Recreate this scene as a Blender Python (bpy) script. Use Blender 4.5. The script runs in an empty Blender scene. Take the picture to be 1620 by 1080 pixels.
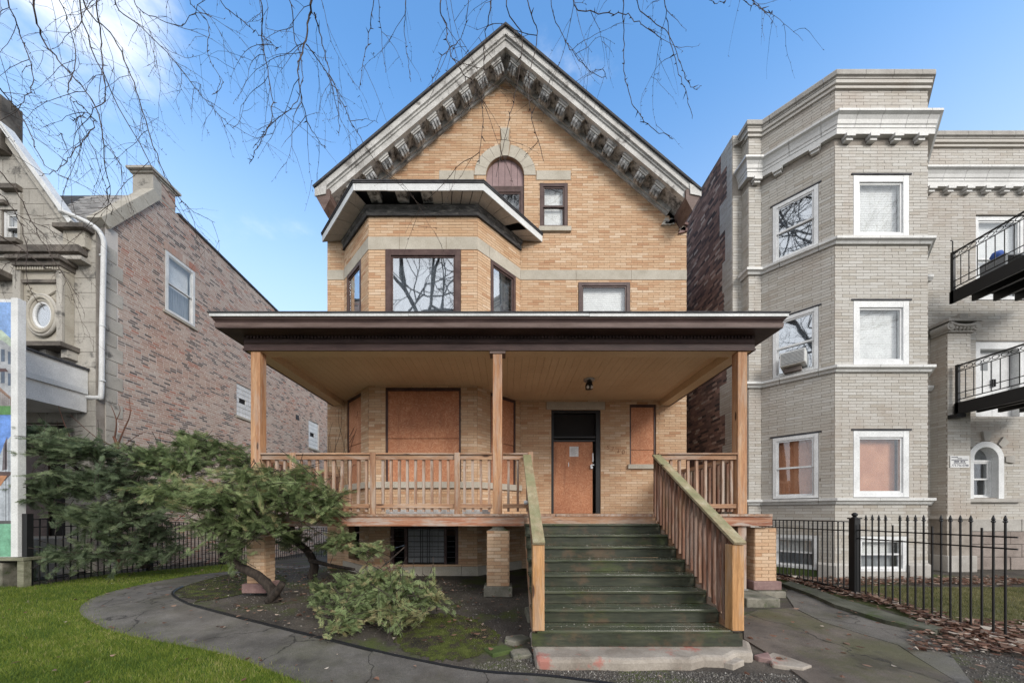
import bpy, math, random
import numpy as np
from mathutils import Vector, Matrix
R = math.radians
random.seed(11)
rng = np.random.default_rng(11)
sc = bpy.context.scene
COL = sc.collection

# ------------------------------------------------------------------ camera
EYE = 1.5
F = 540.0                      # focal length in pixels of a 1620 px wide frame
cam_d = bpy.data.cameras.new('camera'); cam = bpy.data.objects.new('camera', cam_d); COL.objects.link(cam)
cam.location = (0, 0, EYE); cam.rotation_euler = (R(90), 0, 0)
cam_d.sensor_width = 36; cam_d.lens = F/1620*36
cam_d.shift_x = 10/1620; cam_d.shift_y = 272/1620
cam_d.clip_start = 0.05; cam_d.clip_end = 2000
sc.camera = cam

# ------------------------------------------------------------------ sky, sun, exposure
SUN_EL, SUN_AZ = R(28), R(148)          # low behind the camera, to the right, veiled by the cloud deck
w = bpy.data.worlds.new('World'); sc.world = w; w.use_nodes = True
nt = w.node_tree; nt.nodes.clear()
out = nt.nodes.new('ShaderNodeOutputWorld'); bg = nt.nodes.new('ShaderNodeBackground')
sky = nt.nodes.new('ShaderNodeTexSky'); sky.sky_type = 'NISHITA'; sky.sun_disc = False
sky.sun_elevation = SUN_EL; sky.sun_rotation = SUN_AZ
sky.air_density = 1.0; sky.dust_density = 0.5; sky.ozone_density = 1.6; sky.altitude = 50
tc = nt.nodes.new('ShaderNodeTexCoord')
mp = nt.nodes.new('ShaderNodeMapping'); mp.inputs['Scale'].default_value = (1.0, 1.0, 2.2)
mp.inputs['Location'].default_value = (0.35, 0.1, 0.2)
ns = nt.nodes.new('ShaderNodeTexNoise'); ns.inputs['Scale'].default_value = 2.0; ns.inputs['Detail'].default_value = 8; ns.inputs['Roughness'].default_value = 0.58
nt.links.new(tc.outputs['Generated'], mp.inputs['Vector']); nt.links.new(mp.outputs['Vector'], ns.inputs['Vector'])
# cloud cover: broken cloud in front, nearly closed cloud deck behind the camera (the windows mirror a pale sky)
sep = nt.nodes.new('ShaderNodeSeparateXYZ'); nt.links.new(tc.outputs['Generated'], sep.inputs['Vector'])
cov = nt.nodes.new('ShaderNodeMapRange'); cov.inputs['From Min'].default_value = 0.55; cov.inputs['From Max'].default_value = -0.5
cov.inputs['To Min'].default_value = 0.0; cov.inputs['To Max'].default_value = 0.55
nt.links.new(sep.outputs['Y'], cov.inputs['Value'])
lef = nt.nodes.new('ShaderNodeMapRange'); lef.inputs['From Min'].default_value = -0.40; lef.inputs['From Max'].default_value = -0.58
lef.inputs['To Min'].default_value = 0.0; lef.inputs['To Max'].default_value = 0.068
nt.links.new(sep.outputs['X'], lef.inputs['Value'])
ad = nt.nodes.new('ShaderNodeMath'); ad.operation = 'ADD'; nt.links.new(ns.outputs['Fac'], ad.inputs[0]); nt.links.new(cov.outputs['Result'], ad.inputs[1])
ad2 = nt.nodes.new('ShaderNodeMath'); ad2.operation = 'ADD'; nt.links.new(ad.outputs[0], ad2.inputs[0]); nt.links.new(lef.outputs['Result'], ad2.inputs[1])
cr = nt.nodes.new('ShaderNodeMapRange'); cr.interpolation_type = 'SMOOTHSTEP'
cr.inputs['From Min'].default_value = 0.66; cr.inputs['From Max'].default_value = 0.90
cr.inputs['To Min'].default_value = 0.0; cr.inputs['To Max'].default_value = 1.0
nt.links.new(ad2.outputs[0], cr.inputs['Value'])
mx = nt.nodes.new('ShaderNodeMix'); mx.data_type = 'RGBA'
mx.inputs['B'].default_value = (6.6, 6.8, 7.1, 1)
gain = nt.nodes.new('ShaderNodeMix'); gain.data_type = 'RGBA'; gain.blend_type = 'MULTIPLY'; gain.inputs['Factor'].default_value = 1
gain.inputs['B'].default_value = (1.15, 1.7, 2.0, 1)
nt.links.new(sky.outputs['Color'], gain.inputs['A'])
hz = nt.nodes.new('ShaderNodeMapRange'); hz.interpolation_type = 'SMOOTHSTEP'      # paler air towards the horizon
hz.inputs['From Min'].default_value = 0.80; hz.inputs['From Max'].default_value = 0.30; hz.inputs['To Min'].default_value = 0.0; hz.inputs['To Max'].default_value = 0.75
nt.links.new(sep.outputs['Z'], hz.inputs['Value'])
hm = nt.nodes.new('ShaderNodeMix'); hm.data_type = 'RGBA'; hm.inputs['B'].default_value = (3.9, 4.6, 5.1, 1)
nt.links.new(hz.outputs['Result'], hm.inputs['Factor']); nt.links.new(gain.outputs['Result'], hm.inputs['A'])
nt.links.new(cr.outputs['Result'], mx.inputs['Factor']); nt.links.new(hm.outputs['Result'], mx.inputs['A'])
nt.links.new(mx.outputs['Result'], bg.inputs['Color']); bg.inputs['Strength'].default_value = 0.1
nt.links.new(bg.outputs['Background'], out.inputs['Surface'])

sun_d = bpy.data.lights.new('sun', 'SUN'); sun = bpy.data.objects.new('sun', sun_d); COL.objects.link(sun)
sun_d.energy = 1.45; sun_d.angle = R(22); sun_d.color = (1.0, 0.95, 0.88)
sdir = Vector((math.sin(SUN_AZ)*math.cos(SUN_EL), math.cos(SUN_AZ)*math.cos(SUN_EL), math.sin(SUN_EL)))
sun.rotation_euler = sdir.to_track_quat('Z', 'Y').to_euler(); sun.location = (0, -20, 30)

sc.view_settings.view_transform = 'Standard'; sc.view_settings.look = 'None'
sc.view_settings.exposure = 1.05; sc.view_settings.gamma = 1; sc.view_settings.use_curve_mapping = False
sc.render.engine = 'CYCLES'
sc.cycles.max_bounces = 8; sc.cycles.transparent_max_bounces = 12
try: sc.cycles.use_denoising = True; sc.cycles.denoising_prefilter = 'NONE'; sc.cycles.denoising_input_passes = 'RGB_ALBEDO_NORMAL'
except Exception: pass

# ------------------------------------------------------------------ materials
def new_mat(name, rough=0.8, spec=0.3, metal=0.0):
    m = bpy.data.materials.new(name); m.use_nodes = True
    n = m.node_tree; b = n.nodes['Principled BSDF']
    b.inputs['Roughness'].default_value = rough; b.inputs['Metallic'].default_value = metal
    b.inputs['Specular IOR Level'].default_value = spec
    return m, n, b
def nd(n, t, **kw):
    x = n.nodes.new(t)
    for k, v in kw.items(): setattr(x, k, v)
    return x
def ramp(n, fac, stops, interp='LINEAR'):
    r = nd(n, 'ShaderNodeValToRGB'); e = r.color_ramp.elements; r.color_ramp.interpolation = interp
    while len(e) < len(stops): e.new(0.5)
    for el, (p, c) in zip(e, stops):
        el.position = p; el.color = (*c, 1) if len(c) == 3 else c
    n.links.new(fac, r.inputs['Fac']); return r.outputs['Color']
def pos(n, stretch=(1, 1, 1), obj=False):
    v = nd(n, 'ShaderNodeMapping'); v.inputs['Scale'].default_value = stretch
    if obj:
        t = nd(n, 'ShaderNodeTexCoord'); oi = nd(n, 'ShaderNodeObjectInfo')
        a = nd(n, 'ShaderNodeVectorMath', operation='MULTIPLY_ADD')
        cm = nd(n, 'ShaderNodeCombineXYZ')
        for i in range(3): n.links.new(oi.outputs['Random'], cm.inputs[i])
        a.inputs[1].default_value = (37, 51, 43)
        n.links.new(cm.outputs[0], a.inputs[0]); n.links.new(t.outputs['Object'], a.inputs[2])
        n.links.new(a.outputs[0], v.inputs['Vector'])
    else:
        g = nd(n, 'ShaderNodeNewGeometry'); n.links.new(g.outputs['Position'], v.inputs['Vector'])
    return v.outputs['Vector']
def noise(n, vec, scale, detail=4, rough=0.55, dist=0.0):
    x = nd(n, 'ShaderNodeTexNoise'); x.inputs['Scale'].default_value = scale; x.inputs['Detail'].default_value = detail
    x.inputs['Roughness'].default_value = rough; x.inputs['Distortion'].default_value = dist
    n.links.new(vec, x.inputs['Vector']); return x.outputs['Fac']
def mixc(n, fac, a, b, blend='MIX'):
    x = nd(n, 'ShaderNodeMix'); x.data_type = 'RGBA'; x.blend_type = blend
    for s, v in (('Factor', fac), ('A', a), ('B', b)):
        if isinstance(v, (int, float)): x.inputs[s].default_value = v
        elif isinstance(v, tuple): x.inputs[s].default_value = (*v, 1)
        else: n.links.new(v, x.inputs[s])
    return x.outputs['Result']
def step(n, fac, lo, hi, a=0.0, b=1.0):
    x = nd(n, 'ShaderNodeMapRange'); x.interpolation_type = 'SMOOTHSTEP'
    for k, v in (('From Min', lo), ('From Max', hi), ('To Min', a), ('To Max', b)): x.inputs[k].default_value = v
    n.links.new(fac, x.inputs['Value']); return x.outputs['Result']
def bump(n, b, h, strength=0.3, dist=0.01):
    x = nd(n, 'ShaderNodeBump'); x.inputs['Strength'].default_value = strength; x.inputs['Distance'].default_value = dist
    n.links.new(h, x.inputs['Height']); n.links.new(x.outputs['Normal'], b.inputs['Normal'])
def upness(n):
    g = nd(n, 'ShaderNodeNewGeometry'); s = nd(n, 'ShaderNodeSeparateXYZ'); n.links.new(g.outputs['Normal'], s.inputs[0])
    return s.outputs['Z']
def mul(n, a, b):
    x = nd(n, 'ShaderNodeMath', operation='MULTIPLY'); n.links.new(a, x.inputs[0])
    if isinstance(b, (int, float)): x.inputs[1].default_value = b
    else: n.links.new(b, x.inputs[1])
    return x.outputs[0]

def mottled(name, c1, c2, scale=3, rough=0.8, stretch=(1, 1, 1), c3=None, lo=0.35, hi=0.65, bs=0.25, spec=0.3, obj=False, metal=0.0, fine=40):
    m, n, b = new_mat(name, rough, spec, metal); v = pos(n, stretch, obj)
    a = noise(n, v, scale, 6, 0.62); col = ramp(n, a, [(lo, c1), (hi, c2)])
    f = noise(n, v, fine, 3); col = mixc(n, 0.35, col, ramp(n, f, [(0.25, (0.55,)*3), (0.75, (1.35,)*3)]), 'MULTIPLY')
    if c3:
        s = step(n, noise(n, v, scale*0.7+1.3, 7, 0.68), 0.54, 0.66); col = mixc(n, s, col, c3)
    n.links.new(col, b.inputs['Base Color']); bump(n, b, f, bs, 0.006); return m

def brick_mat(name, stops, stain=(0.1, 0.08, 0.07), amt=0.25, rough=0.85, big=0.5, tint=None):
    m, n, b = new_mat(name, rough, 0.25)
    at = nd(n, 'ShaderNodeAttribute'); at.attribute_name = 'rnd'
    oi = nd(n, 'ShaderNodeObjectInfo')
    ad = nd(n, 'ShaderNodeMath', operation='ADD'); n.links.new(at.outputs['Fac'], ad.inputs[0]); n.links.new(oi.outputs['Random'], ad.inputs[1])
    fr = nd(n, 'ShaderNodeMath', operation='FRACT'); n.links.new(ad.outputs[0], fr.inputs[0])
    col = ramp(n, fr.outputs[0], stops)
    v = pos(n); f = noise(n, v, 55, 4, 0.65)
    col = mixc(n, 0.5, col, ramp(n, f, [(0.25, (0.6,)*3), (0.75, (1.3,)*3)]), 'MULTIPLY')
    if tint: col = mixc(n, step(n, noise(n, pos(n), 0.33, 7, 0.62), 0.50, 0.66, 0, 0.75), col, mixc(n, 1.0, col, tint, 'MULTIPLY'))
    s = step(n, noise(n, v, big, 8, 0.62), 0.48, 0.72, 0, amt)
    col = mixc(n, s, col, stain)
    v2 = pos(n, (2.2, 2.2, 0.25)); s2 = step(n, noise(n, v2, 1.1, 6, 0.6), 0.55, 0.75, 0, amt*0.8)
    col = mixc(n, s2, col, stain)
    n.links.new(col, b.inputs['Base Color']); bump(n, b, f, 0.35, 0.004); return m

def wood_mat(name, axis, cols, moss=0.0, pale=0.0, rough=0.7, paint=None, mosscol=(0.06, 0.085, 0.02)):
    m, n, b = new_mat(name, rough, 0.3)
    st = {'x': (0.7, 11, 11), 'y': (11, 0.7, 11), 'z': (11, 11, 0.7)}[axis]
    v = pos(n, st, True); g = noise(n, v, 2.2, 5, 0.6, 0.8)
    wv = nd(n, 'ShaderNodeMath', operation='SINE'); n.links.new(mul(n, g, 42), wv.inputs[0])
    w2 = step(n, wv.outputs[0], -0.9, 0.9)
    col = ramp(n, noise(n, v, 1.1, 4, 0.6), [(0.3, cols[0]), (0.52, cols[1]), (0.7, cols[2])])
    col = mixc(n, mul(n, w2, 0.35), col, tuple(c*0.55 for c in cols[0]))
    p = pos(n, (1, 1, 1), True)
    col = mixc(n, 1.0, col, ramp(n, noise(n, p, 0.35, 1), [(0.3, (0.75, 0.72, 0.7)), (0.7, (1.15, 1.12, 1.1))]), 'MULTIPLY')
    kn = nd(n, 'ShaderNodeTexVoronoi'); kn.inputs['Scale'].default_value = 2.6; n.links.new(pos(n, tuple(0.45 if k == axis else 1.6 for k in 'xyz'), True), kn.inputs['Vector'])
    col = mixc(n, step(n, kn.outputs['Distance'], 0.12, 0.07), col, (0.07, 0.03, 0.016))
    if pale:
        s = step(n, noise(n, pos(n, tuple(0.5 if k == axis else 4 for k in 'xyz'), True), 2.4, 7, 0.7), 0.46, 0.60, 0, pale)
        col = mixc(n, s, col, (0.42, 0.36, 0.31))
    if paint:
        s = step(n, noise(n, pos(n), 5, 8, 0.7), 0.36, 0.52); col = mixc(n, s, col, paint)
    if moss:
        s = step(n, noise(n, pos(n), 2.6, 6, 0.65), 0.36, 0.6, 0.05, 1); up = step(n, upness(n), 0.2, 0.75)
        col = mixc(n, mul(n, mul(n, s, up), moss), col, mosscol)
        lowm = step(n, noise(n, pos(n, (1, 1, 0.7)), 1.6, 6, 0.65), 0.5, 0.68, 0, moss*0.6)
        col = mixc(n, lowm, col, (0.055, 0.07, 0.02))
    n.links.new(col, b.inputs['Base Color']); bump(n, b, g, 0.25, 0.004); return m

def plain(name, c, rough=0.6, spec=0.4, metal=0.0):
    return mottled(name, tuple(x*0.88 for x in c), tuple(min(1, x*1.08) for x in c), 2.5, rough, spec=spec, metal=metal, bs=0.05)

def glass_mat(name, base=0.16, tint=(0.9, 0.93, 0.95)):
    m = bpy.data.materials.new(name); m.use_nodes = True; n = m.node_tree; n.nodes.clear()
    o = nd(n, 'ShaderNodeOutputMaterial'); t = nd(n, 'ShaderNodeBsdfTransparent'); t.inputs['Color'].default_value = (*tint, 1)
    g = nd(n, 'ShaderNodeBsdfGlossy'); g.inputs['Roughness'].default_value = 0.02; g.inputs['Color'].default_value = (0.95, 0.97, 1, 1)
    ge = nd(n, 'ShaderNodeNewGeometry'); dp = nd(n, 'ShaderNodeVectorMath', operation='DOT_PRODUCT'); n.links.new(ge.outputs['Normal'], dp.inputs[0]); n.links.new(ge.outputs['Incoming'], dp.inputs[1])
    ab_ = nd(n, 'ShaderNodeMath', operation='ABSOLUTE'); n.links.new(dp.outputs['Value'], ab_.inputs[0])
    om = nd(n, 'ShaderNodeMath', operation='SUBTRACT'); om.inputs[0].default_value = 1.0; n.links.new(ab_.outputs[0], om.inputs[1])
    pw_ = nd(n, 'ShaderNodeMath', operation='POWER'); pw_.inputs[1].default_value = 4.0; n.links.new(om.outputs[0], pw_.inputs[0])
    fr = nd(n, 'ShaderNodeMath', operation='MULTIPLY_ADD'); fr.inputs[1].default_value = 0.8; fr.inputs[2].default_value = 0.03; n.links.new(pw_.outputs[0], fr.inputs[0])
    a = nd(n, 'ShaderNodeMath', operation='ADD'); a.use_clamp = True; a.inputs[1].default_value = base; n.links.new(fr.outputs[0], a.inputs[0])
    bm = nd(n, 'ShaderNodeBump'); bm.inputs['Strength'].default_value = 0.06; bm.inputs['Distance'].default_value = 0.02
    n.links.new(noise(n, pos(n), 1.7, 1), bm.inputs['Height']); n.links.new(bm.outputs['Normal'], g.inputs['Normal'])
    mxs = nd(n, 'ShaderNodeMixShader'); n.links.new(a.outputs[0], mxs.inputs[0]); n.links.new(t.outputs[0], mxs.inputs[1]); n.links.new(g.outputs[0], mxs.inputs[2])
    n.links.new(mxs.outputs[0], o.inputs['Surface']); return m

def osb_mat(name):
    m, n, b = new_mat(name, 0.75, 0.25)
    v = pos(n, (1, 1, 1)); wob = nd(n, 'ShaderNodeTexVoronoi'); wob.inputs['Scale'].default_value = 9; n.links.new(pos(n, (1, 1, 1.6)), wob.inputs['Vector'])
    rot = nd(n, 'ShaderNodeVectorRotate', rotation_type='Y_AXIS'); n.links.new(v, rot.inputs['Vector'])
    sp = nd(n, 'ShaderNodeSeparateColor'); n.links.new(wob.outputs['Color'], sp.inputs[0])
    an = mul(n, sp.outputs[0], 6.28); n.links.new(an, rot.inputs['Angle'])
    mpp = nd(n, 'ShaderNodeMapping'); mpp.inputs['Scale'].default_value = (5, 5, 30); n.links.new(rot.outputs[0], mpp.inputs['Vector'])
    f = noise(n, mpp.outputs[0], 1.6, 3, 0.6)
    col = ramp(n, f, [(0.28, (0.40, 0.165, 0.088)), (0.5, (0.50, 0.235, 0.13)), (0.72, (0.63, 0.37, 0.23))])
    col = mixc(n, 0.6, col, ramp(n, noise(n, v, 1.6, 6, 0.65), [(0.3, (0.62, 0.5, 0.48)), (0.7, (1.2, 1.15, 1.1))]), 'MULTIPLY')
    col = mixc(n, step(n, noise(n, pos(n, (5, 5, 0.5)), 1.4, 6, 0.65), 0.5, 0.7, 0, 0.45), col, (0.27, 0.12, 0.07))
    n.links.new(col, b.inputs['Base Color']); bump(n, b, f, 0.3, 0.004); return m

MAT = {}
MAT['brick'] = brick_mat('buff brick', [(0, (0.44, 0.25, 0.145)), (0.10, (0.51, 0.32, 0.195)), (0.5, (0.55, 0.375, 0.24)), (0.88, (0.58, 0.415, 0.28)), (1, (0.64, 0.49, 0.355))], (0.43, 0.285, 0.165), 0.4)
MAT['mortar'] = mottled('buff mortar', (0.30, 0.19, 0.115), (0.40, 0.275, 0.18), 4, 0.9)
MAT['gbrick'] = brick_mat('grey glazed brick', [(0, (0.37, 0.335, 0.285)), (0.12, (0.415, 0.385, 0.34)), (0.6, (0.45, 0.425, 0.385)), (1, (0.49, 0.47, 0.435))], (0.31, 0.24, 0.19), 0.55, 0.5)
MAT['gmortar'] = mottled('dark mortar', (0.24, 0.21, 0.18), (0.33, 0.295, 0.26), 4, 0.9)
MAT['rbrick'] = brick_mat('old common brick', [(0, (0.13, 0.11, 0.105)), (0.14, (0.24, 0.195, 0.18)), (0.22, (0.42, 0.29, 0.24)), (0.45, (0.48, 0.355, 0.30)), (0.70, (0.52, 0.41, 0.35)), (0.90, (0.56, 0.47, 0.41)), (0.96, (0.46, 0.25, 0.19)), (1, (0.44, 0.20, 0.145))], (0.46, 0.40, 0.35), 0.4, big=0.42, tint=(0.95, 0.78, 0.70))
MAT['rmortar'] = mottled('pale old mortar', (0.58, 0.54, 0.50), (0.68, 0.64, 0.60), 2, 0.95)
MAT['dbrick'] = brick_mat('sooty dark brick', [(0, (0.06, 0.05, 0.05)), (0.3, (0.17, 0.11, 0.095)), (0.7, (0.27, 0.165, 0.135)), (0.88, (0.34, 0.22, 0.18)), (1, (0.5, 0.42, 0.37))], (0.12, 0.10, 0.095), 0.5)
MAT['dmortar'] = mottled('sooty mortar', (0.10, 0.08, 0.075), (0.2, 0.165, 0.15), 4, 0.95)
MAT['stone'] = mottled('limestone', (0.38, 0.345, 0.285), (0.48, 0.445, 0.38), 2.2, 0.85)
MAT['stone_dirty'] = mottled('stained limestone', (0.36, 0.335, 0.295), (0.50, 0.47, 0.42), 1.2, 0.9, c3=(0.15, 0.142, 0.13))
MAT['stone_dark'] = mottled('sooty stone ledge', (0.07, 0.062, 0.055), (0.2, 0.175, 0.15), 2.5, 0.9)
MAT['terra'] = mottled('white glazed terracotta', (0.50, 0.495, 0.48), (0.62, 0.615, 0.60), 2, 0.45, spec=0.5, bs=0.08)
MAT['cornice'] = mottled('weathered grey cornice paint', (0.38, 0.37, 0.355), (0.60, 0.59, 0.57), 1.8, 0.8, c3=(0.22, 0.21, 0.20), fine=25)
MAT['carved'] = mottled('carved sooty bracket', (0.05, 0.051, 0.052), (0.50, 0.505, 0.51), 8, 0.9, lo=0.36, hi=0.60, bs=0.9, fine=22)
MAT['roofing'] = mottled('dark roofing', (0.035, 0.035, 0.04), (0.075, 0.075, 0.08), 5, 0.85)
MAT['shingle'] = brick_mat('grey shingle', [(0, (0.22, 0.21, 0.2)), (0.5, (0.32, 0.305, 0.29)), (1, (0.42, 0.40, 0.38))], (0.2, 0.19, 0.18), 0.3)
MAT['white'] = plain('white painted trim', (0.70, 0.70, 0.69), 0.5)
MAT['vinyl'] = plain('white vinyl', (0.68, 0.685, 0.685), 0.4)
MAT['alum'] = mottled('white aluminium flashing', (0.56, 0.57, 0.57), (0.70, 0.71, 0.71), 1.5, 0.45)
MAT['soffit'] = mottled('grey soffit panel', (0.40, 0.37, 0.345), (0.48, 0.455, 0.425), 2, 0.6)
MAT['blind'] = plain('beige white window blind', (0.76, 0.745, 0.73), 0.8)
MAT['curtain'] = mottled('grey curtain', (0.20, 0.21, 0.23), (0.36, 0.37, 0.39), 4, 0.9, stretch=(6, 6, 0.4))
MAT['orange_blind'] = mottled('terracotta coloured shade', (0.44, 0.19, 0.105), (0.54, 0.26, 0.15), 3, 0.8)
MAT['brown'] = mottled('peeling dark brown paint', (0.045, 0.026, 0.024), (0.085, 0.052, 0.047), 3, 0.55, stretch=(0.6, 2, 3))
MAT['brown_trim'] = mottled('faded brown trim paint', (0.10, 0.065, 0.055), (0.17, 0.12, 0.105), 3, 0.6, stretch=(0.5, 2, 4))
MAT['winframe'] = mottled('dark maroon window frame', (0.055, 0.03, 0.028), (0.10, 0.062, 0.055), 4, 0.5)
MAT['mauve'] = mottled('mauve boards', (0.24, 0.165, 0.165), (0.30, 0.21, 0.21), 3, 0.6)
MAT['ceil'] = mottled('tan porch ceiling paint', (0.56, 0.43, 0.28), (0.63, 0.50, 0.34), 1.1, 0.6, bs=0.05)
MAT['osb'] = osb_mat('oriented strand board')
MAT['osb_dark'] = MAT['osb']
WC = [(0.25, 0.13, 0.075), (0.385, 0.225, 0.135), (0.50, 0.335, 0.215)]
for ax in 'xyz':
    MAT['wood_'+ax] = wood_mat('pine timber '+ax, ax, WC, pale=0.5)
    MAT['grey_wood_'+ax] = wood_mat('weathered timber '+ax, ax, [(0.22, 0.13, 0.085), (0.38, 0.235, 0.16), (0.47, 0.36, 0.28)], pale=0.7)
MAT['rim'] = wood_mat('worn red rim board', 'x', [(0.26, 0.09, 0.05), (0.40, 0.19, 0.11), (0.5, 0.35, 0.26)], pale=0.85)
MAT['post'] = wood_mat('porch post timber', 'z', [(0.32, 0.15, 0.075), (0.46, 0.255, 0.135), (0.56, 0.36, 0.21)], pale=0.35)
MAT['cap'] = wood_mat('mossy rail cap', 'y', [(0.26, 0.2, 0.12), (0.36, 0.30, 0.19), (0.42, 0.38, 0.27)], moss=0.6, mosscol=(0.16, 0.18, 0.085))
MAT['dark_baluster'] = wood_mat('red brown baluster', 'z', [(0.11, 0.052, 0.035), (0.19, 0.092, 0.058), (0.30, 0.17, 0.11)], pale=0.3, moss=0.5)
MAT['newel'] = wood_mat('newel timber', 'z', [(0.30, 0.155, 0.06), (0.45, 0.25, 0.11), (0.55, 0.34, 0.17)], pale=0.3)
def tread_mat(name, rough, wear):
    m, n, b = new_mat(name, rough, 0.4)
    v = pos(n, (1.2, 8, 8)); a = noise(n, v, 2, 6, 0.65)
    sheen_gain = 1.0 if rough > 0.5 else 1.75  # same stair paint; treads coloured lighter than risers to carry the wet sheen
    col = ramp(n, a, [(0.3, tuple(sheen_gain*q for q in (0.018, 0.021, 0.014))), (0.55, tuple(sheen_gain*q for q in (0.036, 0.041, 0.026))), (0.75, tuple(sheen_gain*q for q in (0.075, 0.072, 0.046)))])
    s = step(n, noise(n, pos(n), 3.0, 7, 0.68), 0.50, 0.66, 0, wear); col = mixc(n, s, col, (0.11, 0.068, 0.04))
    sm = step(n, noise(n, pos(n, (1, 2, 2)), 1.7, 7, 0.68), 0.52, 0.7, 0, 0.7); col = mixc(n, sm, col, (0.062, 0.078, 0.022))
    sp = nd(n, 'ShaderNodeTexVoronoi'); sp.inputs['Scale'].default_value = 24; n.links.new(pos(n), sp.inputs['Vector'])
    k = mul(n, step(n, sp.outputs['Distance'], 0.085, 0.05), step(n, noise(n, pos(n), 1.6, 3), 0.52, 0.62)); col = mixc(n, mul(n, k, step(n, upness(n), 0.5, 0.9)), col, (0.5, 0.5, 0.46))
    n.links.new(col, b.inputs['Base Color']); bump(n, b, a, 0.3, 0.004)
    n.links.new(step(n, noise(n, pos(n), 2.2, 4), 0.4, 0.65, rough-0.2, rough+0.2), b.inputs['Roughness']); return m
MAT['tread'] = tread_mat('dark green paint sheen lightened', 0.42, 0.4)
MAT['riser'] = tread_mat('dark green paint shaded risers', 0.6, 0.6)
MAT['iron'] = plain('black iron', (0.012, 0.012, 0.013), 0.45)
MAT['glass'] = glass_mat('window glass', 0.035, (0.97, 0.98, 0.98))
MAT['glass_hi'] = glass_mat('plate glass', 0.27)
MAT['dark'] = plain('dark void', (0.012, 0.011, 0.011), 0.9)
MAT['bark'] = mottled('dark juniper bark', (0.018, 0.014, 0.012), (0.06, 0.047, 0.038), 6, 0.95, stretch=(3, 3, 0.7), bs=0.8)
MAT['twig'] = mottled('bare twig bark', (0.035, 0.026, 0.022), (0.075, 0.056, 0.046), 5, 0.9)
MAT['redtwig'] = mottled('reddish sapling bark', (0.10, 0.045, 0.03), (0.2, 0.10, 0.07), 5, 0.9)
MAT['metal'] = plain('dull metal', (0.45, 0.45, 0.45), 0.4, metal=0.8)
MAT['paper'] = plain('white paper', (0.72, 0.72, 0.72), 0.8)
MAT['ink'] = plain('dark ink', (0.03, 0.03, 0.06), 0.8)
MAT['ac'] = plain('air conditioner plastic', (0.66, 0.66, 0.64), 0.5)
MAT['grille'] = plain('grey grille', (0.22, 0.23, 0.24), 0.5)
MAT['wallstone'] = mottled('reddish painted stone', (0.17, 0.10, 0.095), (0.28, 0.19, 0.175), 3, 0.85)

def leafy(name, stops, rough=0.6):
    m, n, b = new_mat(name, rough, 0.25)
    at = nd(n, 'ShaderNodeAttribute'); at.attribute_name = 'rnd'
    col = ramp(n, at.outputs['Fac'], stops); n.links.new(col, b.inputs['Base Color'])
    t = nd(n, 'ShaderNodeBsdfTranslucent'); n.links.new(col, t.inputs['Color'])
    mxs = nd(n, 'ShaderNodeMixShader'); mxs.inputs[0].default_value = 0.3
    o = n.nodes['Material Output']; n.links.new(b.outputs[0], mxs.inputs[1]); n.links.new(t.outputs[0], mxs.inputs[2]); n.links.new(mxs.outputs[0], o.inputs['Surface'])
    return m
MAT['juniper'] = leafy('juniper foliage', [(0, (0.10, 0.115, 0.06)), (0.35, (0.17, 0.225, 0.10)), (0.7, (0.27, 0.345, 0.155)), (0.95, (0.38, 0.43, 0.21)), (1, (0.42, 0.28, 0.16))])
MAT['juniper_dark'] = leafy('dark juniper foliage', [(0, (0.075, 0.10, 0.06)), (0.5, (0.165, 0.22, 0.125)), (1, (0.31, 0.37, 0.205))])
MAT['grass'] = leafy('lawn grass', [(0, (0.055, 0.09, 0.016)), (0.3, (0.11, 0.16, 0.022)), (0.6, (0.17, 0.22, 0.032)), (0.9, (0.24, 0.275, 0.055)), (1, (0.36, 0.32, 0.14))])
MAT['dry_grass'] = leafy('thin dry grass', [(0, (0.08, 0.09, 0.025)), (0.5, (0.16, 0.16, 0.06)), (1, (0.3, 0.26, 0.13))])
MAT['leaf'] = leafy('fallen leaves', [(0, (0.07, 0.04, 0.03)), (0.3, (0.15, 0.075, 0.05)), (0.55, (0.23, 0.125, 0.085)), (0.8, (0.33, 0.22, 0.165)), (0.93, (0.46, 0.37, 0.30)), (1, (0.6, 0.55, 0.48))])

# ------------------------------------------------------------------ mesh helpers
class Fr:
    """a local frame: a along u, b along v (default up), c along n (outwards)"""
    def __init__(s, o, u=(1, 0, 0), n=None, v=(0, 0, 1)):
        s.o = Vector(o); s.u = Vector(u).normalized(); s.v = Vector(v).normalized()
        s.n = Vector(n).normalized() if n is not None else s.u.cross(s.v)
    def pt(s, a, b, c=0.0): return s.o + s.u*a + s.v*b + s.n*c
WORLD = Fr((0, 0, 0), (1, 0, 0), (0, 1, 0))       # a = x, b = z, c = y

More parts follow.
